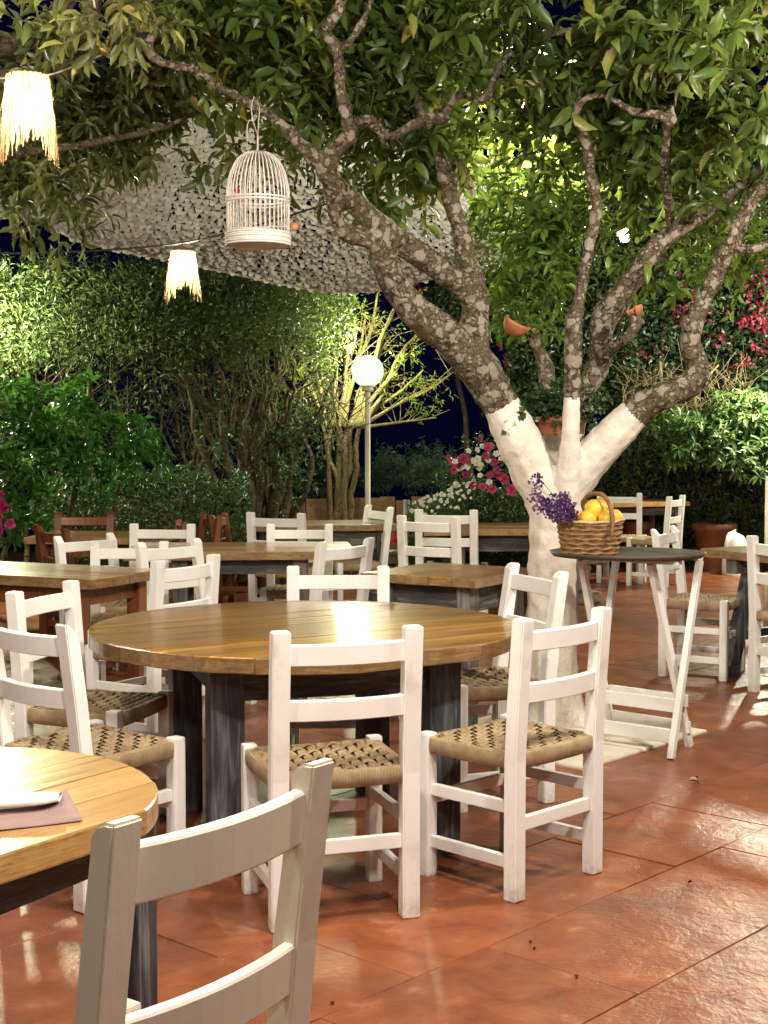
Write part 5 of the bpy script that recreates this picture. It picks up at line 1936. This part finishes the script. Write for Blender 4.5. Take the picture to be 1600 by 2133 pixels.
# pale lit coppice behind the globe lamp
cop = plant('coppiced_tree', 'lopped tree with pale yellow lit shoots behind the globe lamp', 'tree', 710, 13.75)
specs = []
g = g_px(13.8)
for k, (xa, xb, w) in enumerate([(684, 690, 13), (698, 702, 16), (714, 722, 15), (730, 752, 12), (708, 738, 11), (692, 676, 10)]):
    specs.append([(xa, g, 13.75, w * 1.2), (xa + 4, 1030, 13.75, w), ((xa + xb) / 2 + random.uniform(-6, 6), 960, 13.75, w * .9), (xb, 880, 13.75, w * .75)])
stems_of(cop, specs, M_DRY, 'trunk', 8, 3, .05)
shoots = []
for xa, xb, yb, w in [(690, 640, 780, 9), (676, 620, 860, 9), (700, 700, 640, 10), (705, 735, 690, 10), (720, 790, 610, 9), (715, 760, 650, 8), (738, 820, 640, 10), (745, 850, 720, 9), (750, 880, 770, 7), (745, 905, 800, 6), (752, 905, 870, 6), (728, 770, 740, 11), (690, 665, 700, 8), (700, 670, 650, 7), (752, 870, 690, 8), (742, 800, 700, 11), (698, 720, 620, 7), (690, 610, 820, 6), (684, 600, 740, 6), (680, 640, 660, 7), (690, 660, 620, 7), (700, 690, 590, 7), (678, 585, 800, 5), (710, 745, 590, 8), (750, 940, 780, 6), (740, 835, 610, 6)]:
    shoots.append([(xa, 890, 13.75, w * 1.3), (xa * .65 + xb * .35 + random.uniform(-6, 6), 890 * .62 + yb * .38, 13.9 + random.uniform(0, .15), w), (xa * .3 + xb * .7 + random.uniform(-8, 8), 890 * .3 + yb * .7, 13.95 + random.uniform(0, .3), w * .8), (xb, yb, 14.0 + random.uniform(0, .4), w * .45)])
stems_of(cop, shoots, M_YSTEM, 'shoot', 6, 9)
segs = []; L = Leaves()
for sp in shoots:
    for k in range(8):
        f = rng.random()
        a = Vector(P(*sp[1][:3])).lerp(P(*sp[3][:3]), f)
        v = Vector((rng.normal() * .14 + (sp[3][0] - sp[0][0]) * .0006, abs(rng.normal()) * .1, abs(rng.normal()) * .16))
        segs.append((a, a + v, .0045))
        segs.append((a + v * .6, a + v * .6 + Vector((rng.normal() * .09, rng.normal() * .05, rng.normal() * .06)), .003))
        if rng.random() < .55: twig_cluster(L, None, a + v, v.normalized() + Vector((0, 0, .3)), .12, 7, .05, .011, .5, .2)
obj('side_twigs', seg_mesh('side_twigs', segs, M_YSTEM), cop, loc=tuple(-cop.location))['kind'] = 'stuff'
canopy(L, None, [(870, 820, 13.8, 70, 40, .3, 34, .3), (840, 770, 13.8, 50, 40, .3, 8, .4), (690, 740, 13.9, 40, 50, .3, 20, .6), (850, 740, 13.6, 20, 30, .1, 6, .8), (690, 640, 13.9, 70, 40, .4, 24, .5), (750, 630, 14.0, 60, 40, .3, 12, .5), (640, 760, 13.9, 50, 70, .3, 40, .55), (660, 680, 13.9, 50, 50, .3, 30, .6), (610, 830, 13.9, 40, 50, .3, 24, .45)], .055, .016, 7, .12, .5, .2, .2, .2)
put_foliage(cop, L, L_YELLOW, 0, True, 'foliage')

# bougainvillea and vine wall behind the orange tree
vine = plant('bougainvillea', 'dark climber with crimson bougainvillea blooms behind the orange tree', 'climber', 1350, 15.9)
L = Leaves(); segs = []
fill_leaves(L, 20000, box_px(1000, 1720, 470, 860, 15.6, 16.9, lambda px, py: py > 520 + wob(px, 7, 60) - max(0, px - 1300) * .15 and not (1010 < px < 1130 and py > 720)), .076, .038, .36, .16)
fill_leaves(L, 3000, box_px(840, 1010, 590, 720, 15.6, 16.4, lambda px, py: (px - 920) ** 2 / 80 ** 2 + (py - 655) ** 2 / 60 ** 2 < 1), .064, .028, .45, .16)
fill_leaves(L, 6500, box_px(1060, 1330, 700, 900, 15.4, 16.2, lambda px, py: py < 860 + wob(px, 3, 40)), .082, .042, .42, .15)
fill_leaves(L, 4500, box_px(1380, 1720, 380, 560, 15.8, 16.8), .076, .038, .35, .16)
fill_leaves(L, 12000, box_px(1140, 1740, 180, 560, 16.0, 17.0, lambda px, py: not (1180 < px < 1230 and py < 300)), .09, .044, .36, .18)
put_foliage(vine, L, L_VINE, 0, True, 'foliage')
LC = Leaves()
for px, py, rx, ry, n in [(1585, 610, 34, 60, 110), (1590, 670, 26, 24, 40), (1560, 672, 20, 10, 20), (1548, 668, 14, 10, 14), (1430, 625, 22, 34, 34), (1412, 655, 14, 12, 14), (1505, 705, 24, 10, 16), (1590, 725, 24, 14, 26), (1330, 745, 40, 10, 12), (1540, 755, 22, 14, 24), (1050, 750, 22, 14, 9), (1040, 720, 14, 10, 4), (858, 606, 26, 12, 18), (868, 598, 14, 8, 10), (935, 672, 20, 8, 10), (1120, 130, 6, 12, 6), (1375, 735, 10, 10, 6), (1530, 480, 12, 20, 12), (1500, 660, 30, 16, 10)]:
    for _ in range(n):
        p = P(px + rng.normal() * rx * .6, py + rng.normal() * ry * .6, 15.4 + rng.uniform(-.1, .2)) if py > 300 else P(px + rng.normal() * rx, py + rng.normal() * ry, 10)
        blossom(LC, p, rng.normal(size=3) + np.array([0, -.8, 0]), .034, .45, 3)
put_foliage(vine, LC, F_CRIMSON, 0, True, 'crimson_blooms')
specs = []
for k in range(9):
    x = 1000 + k * 80
    specs.append([(x, g_px(16.1), 16.1, 16), (x + random.uniform(-30, 30), 900, 16.1, 13), (x + random.uniform(-50, 50), 700, 16.1, 9), (x + random.uniform(-60, 60), 560, 16.1, 5)])
stems_of(vine, specs, M_STEM)

# dry bundle of pale shoots at the right
dry = plant('dry_shoots', 'tangle of pale dry shoots lit above the right hedge', 'shrub', 1420, 15.2)
segs = []
for k in range(260):
    px = rng.uniform(1290, 1560); py = rng.uniform(785, 885)
    if py > 870 - abs(px - 1420) * .15: continue
    a = P(px, py, rng.uniform(15.0, 15.5)); v = Vector((rng.normal() * .20, rng.normal() * .08, abs(rng.normal()) * .17 + .03))
    m = a + v * .5 + Vector((rng.normal() * .03, 0, .02))
    segs += [(a, m, .0055), (m, a + v, .004)]
obj('shoots', seg_mesh('shoots', segs, M_DRY), dry, loc=tuple(-dry.location))['kind'] = 'stuff'
stems_of(dry, [[(1373, 880, 15.2, 9), (1374, 820, 15.2, 9), (1373, 752, 15.2, 8)], [(1400, 900, 15.2, 9), (1420, 800, 15.2, 7), (1450, 740, 15.2, 4)], [(1460, 900, 15.2, 9), (1450, 820, 15.2, 7), (1500, 760, 15.2, 4)]], M_DRY)

# clipped hedge at the right
rh = plant('right_hedge', 'broad variegated hedge along the right side behind the far chairs', 'hedge', 1480, 15.8)
top_r = lambda px: 862 + wob(px, 11, 26) - max(0, px - 1500) * .1 + max(0, 1340 - px) * .75
L = Leaves()
fill_leaves(L, 15000, box_px(1200, 1740, 800, 1230, 15.4, 16.6, lambda px, py: py > top_r(px)), .074, .028, .36, .17)
fill_leaves(L, 3000, box_px(1200, 1740, 800, 1230, 15.2, 15.5, lambda px, py: py > top_r(px) + 10), .078, .029, .42, .18)
put_foliage(rh, L, L_HEDGE, 0, True, 'foliage')
vg = plant('variegated_shrub', 'bright cream edged shrub catching the lamp light at the right edge', 'shrub', 1560, 14.8)
L = Leaves(); segs = []
for bl in [(1550, 860, 14.9, 80, 40, .3, 80, .66), (1600, 900, 14.8, 60, 50, .3, 60, .6), (1480, 890, 14.9, 80, 30, .3, 56, .5), (1530, 930, 14.8, 90, 50, .3, 76, .45), (1400, 880, 15.0, 60, 24, .3, 36, .5), (1590, 970, 14.8, 60, 40, .3, 40, .35), (1450, 940, 14.9, 80, 40, .3, 50, .36)]:
    c = P(*bl[:3]); pts, u = in_ellipsoid(bl[6], c, (bl[3] / FPX * 14.9, bl[5], bl[4] / FPX * 14.9))
    for p, q in zip(pts, u): twig_cluster(L, segs, p, q * .5 + np.array([0, -.5, .5]), .08, 8, .108, .042, bl[7], .17, spread=1.0, droop=.2)
put_foliage(vg, L, L_VARIEG, 120, False, 'foliage', 'leaf')
obj('twigs', seg_mesh('twigs', segs, M_TWIG), vg, loc=tuple(-vg.location))['kind'] = 'stuff'
segs = []
for k in range(120):
    px = rng.uniform(1250, 1650); py = rng.uniform(950, 1130)
    a = P(px, py, 15.1); v = Vector((rng.normal() * .08, -.05, abs(rng.normal()) * .2))
    segs.append((a, a + v, .004))
obj('bare_twigs', seg_mesh('bare_twigs', segs, M_STEM), rh, loc=tuple(-rh.location))['kind'] = 'stuff'

# big terracotta pot before the right hedge
def pot(px, py_top, py_bot, d, wpx, label):
    b = P(px, py_bot, d); b.z = 0
    r = wpx / 2 / FPX * d
    h = P(px, py_top, d).z
    V, F = lathe_arrays([(r * .62, .0), (r * .70, h * .25), (r * .93, h * .84), (r * 1.04, h * .86), (r * 1.04, h), (r * .94, h), (r * .9, h * .9), (0, h * .88)], 36)
    t = thing('plant_pot', label, 'pot', b)
    obj('pot_body', np_mesh('pot_body', V, F, M_POT, True), t)
    return t, h


tpot, hp_ = pot(1487, 1090, 1187, 15.0, 92, 'large terracotta pot, coloured as in shade, standing before the right hedge')
L = Leaves()
canopy(L, None, [(1500, 1072, 15.0, 50, 18, .15, 22, .3)], .08, .03, 7, .12, .3, .15, .2, .5)
put_foliage(tpot, L, L_SHRUB, 0, True, 'foliage')
pot(1325, 1085, 1187, 15.05, 56, 'small terracotta pot at the foot of the hedge by the far chairs')

# heap of white cloth behind the trestle table
V = []; F = []
nx, ny = 20, 12
c = P(1533, 1127, 14.6); c.z = 0
for i in range(ny + 1):
    z = .43 * i / ny
    for j in range(nx):
        a = 2 * PI * j / nx
        r = .13 * math.sqrt(max(0, 1 - (i / ny) ** 6)) * (1 + .22 * noise.noise(Vector((math.cos(a) * 1.5, math.sin(a) * 1.5, z * 5))))
        V.append((r * math.cos(a), r * .8 * math.sin(a), z * (1 + .22 * noise.noise(Vector((math.cos(a) * 1.2, math.sin(a) * 1.2, 7))))))
for i in range(ny):
    for j in range(nx):
        F.append((i * nx + j, i * nx + (j + 1) % nx, (i + 1) * nx + (j + 1) % nx, (i + 1) * nx + j))
o = obj('white_cloth', np_mesh('white_cloth', V, F, M_NAPKIN, True), loc=c)
tag(o, 'heap of crumpled white cloth beside the big pot behind the trestle table', 'cloth')

# slim posts and stakes
o = obj('grey_stake', tube_mesh('grey_stake', [(0, 0, 0), (.004, 0, .45), (0, .004, .90)], .027, M_WEATHER2, 8), loc=(P(847, 1000, 11.8).x, 11.8, 0))
tag(o, 'weathered grey stake standing beside the tiny white flowers', 'stake')
o = obj('white_pole', tube_mesh('white_pole', [(0, 0, 0), (0, 0, .6), (0, 0, 1.14)], .020, M_POLE, 10), loc=(P(1600, 1000, 10.4).x, 10.4, 0))
tag(o, 'slim white pole at the right edge in front of the hedge', 'pole')
rf = plant('red_flower', 'single red flower above the dry stone wall by the board fence', 'flowers', 823, 12.1)
LC = Leaves()
for _ in range(7): blossom(LC, P(823 + rng.normal() * 4, 1120 + rng.normal() * 4, 12.05), (rng.normal() * .4, -1, .3), .03, .7, 5)
put_foliage(rf, LC, mat_leaf('scarlet_petal', (.45, .01, .01), (.6, .02, .015), (.7, .05, .03)), 0, True, 'petals')
obj('stem', tube_mesh('stem', [(0, 0, .3), (P(823, 1120, 12.05).x - rf.location.x, 0, .58)], .004, M_TWIG, 5), rf)

# fallen leaves and specks on the floor
for k, (px, py, s, lab) in enumerate([(1440, 1640, .055, 'pale curled fallen leaf on open floor at the right'), (1110, 1984, .012, 'dark seed on the floor below the right round table chair'), (1452, 1853, .014, 'dark speck on the floor toward the right edge'),
                                      (1122, 1996, .011, 'tiny dark bud on the floor near the bottom'), (1205, 2056, .014, 'dark round seed near the bottom edge'), (1457, 1628, .012, 'small dark seed beside the fallen leaf'), (690, 2118, .016, 'brown crumb of leaf at the foot of the closest chair'), (556, 2072, .018, 'brown leaf scrap beside the closest chair back')]):
    d = FPX * CAM_H / (py - 905)
    V = LEAF8_V.copy() * s; V[:, 1] *= .45; V[:, 2] *= 2.2
    me = np_mesh('fallen_leaf', V, LEAF8_F, mat_plain('dry_leaf', (.34, .22, .09), .7) if k == 0 else M_GROUND, True)
    o = obj('fallen_leaf', me, loc=((px - 800) / FPX * d, d, .006 + (.01 if k == 0 else .002)), rot=(.3 if k == 0 else 0, 0, k * 1.3))
    o.modifiers.new('th', 'SOLIDIFY').thickness = .001 if k == 0 else .004
    tag(o, lab, 'leaf' if k in (0,) else 'debris')
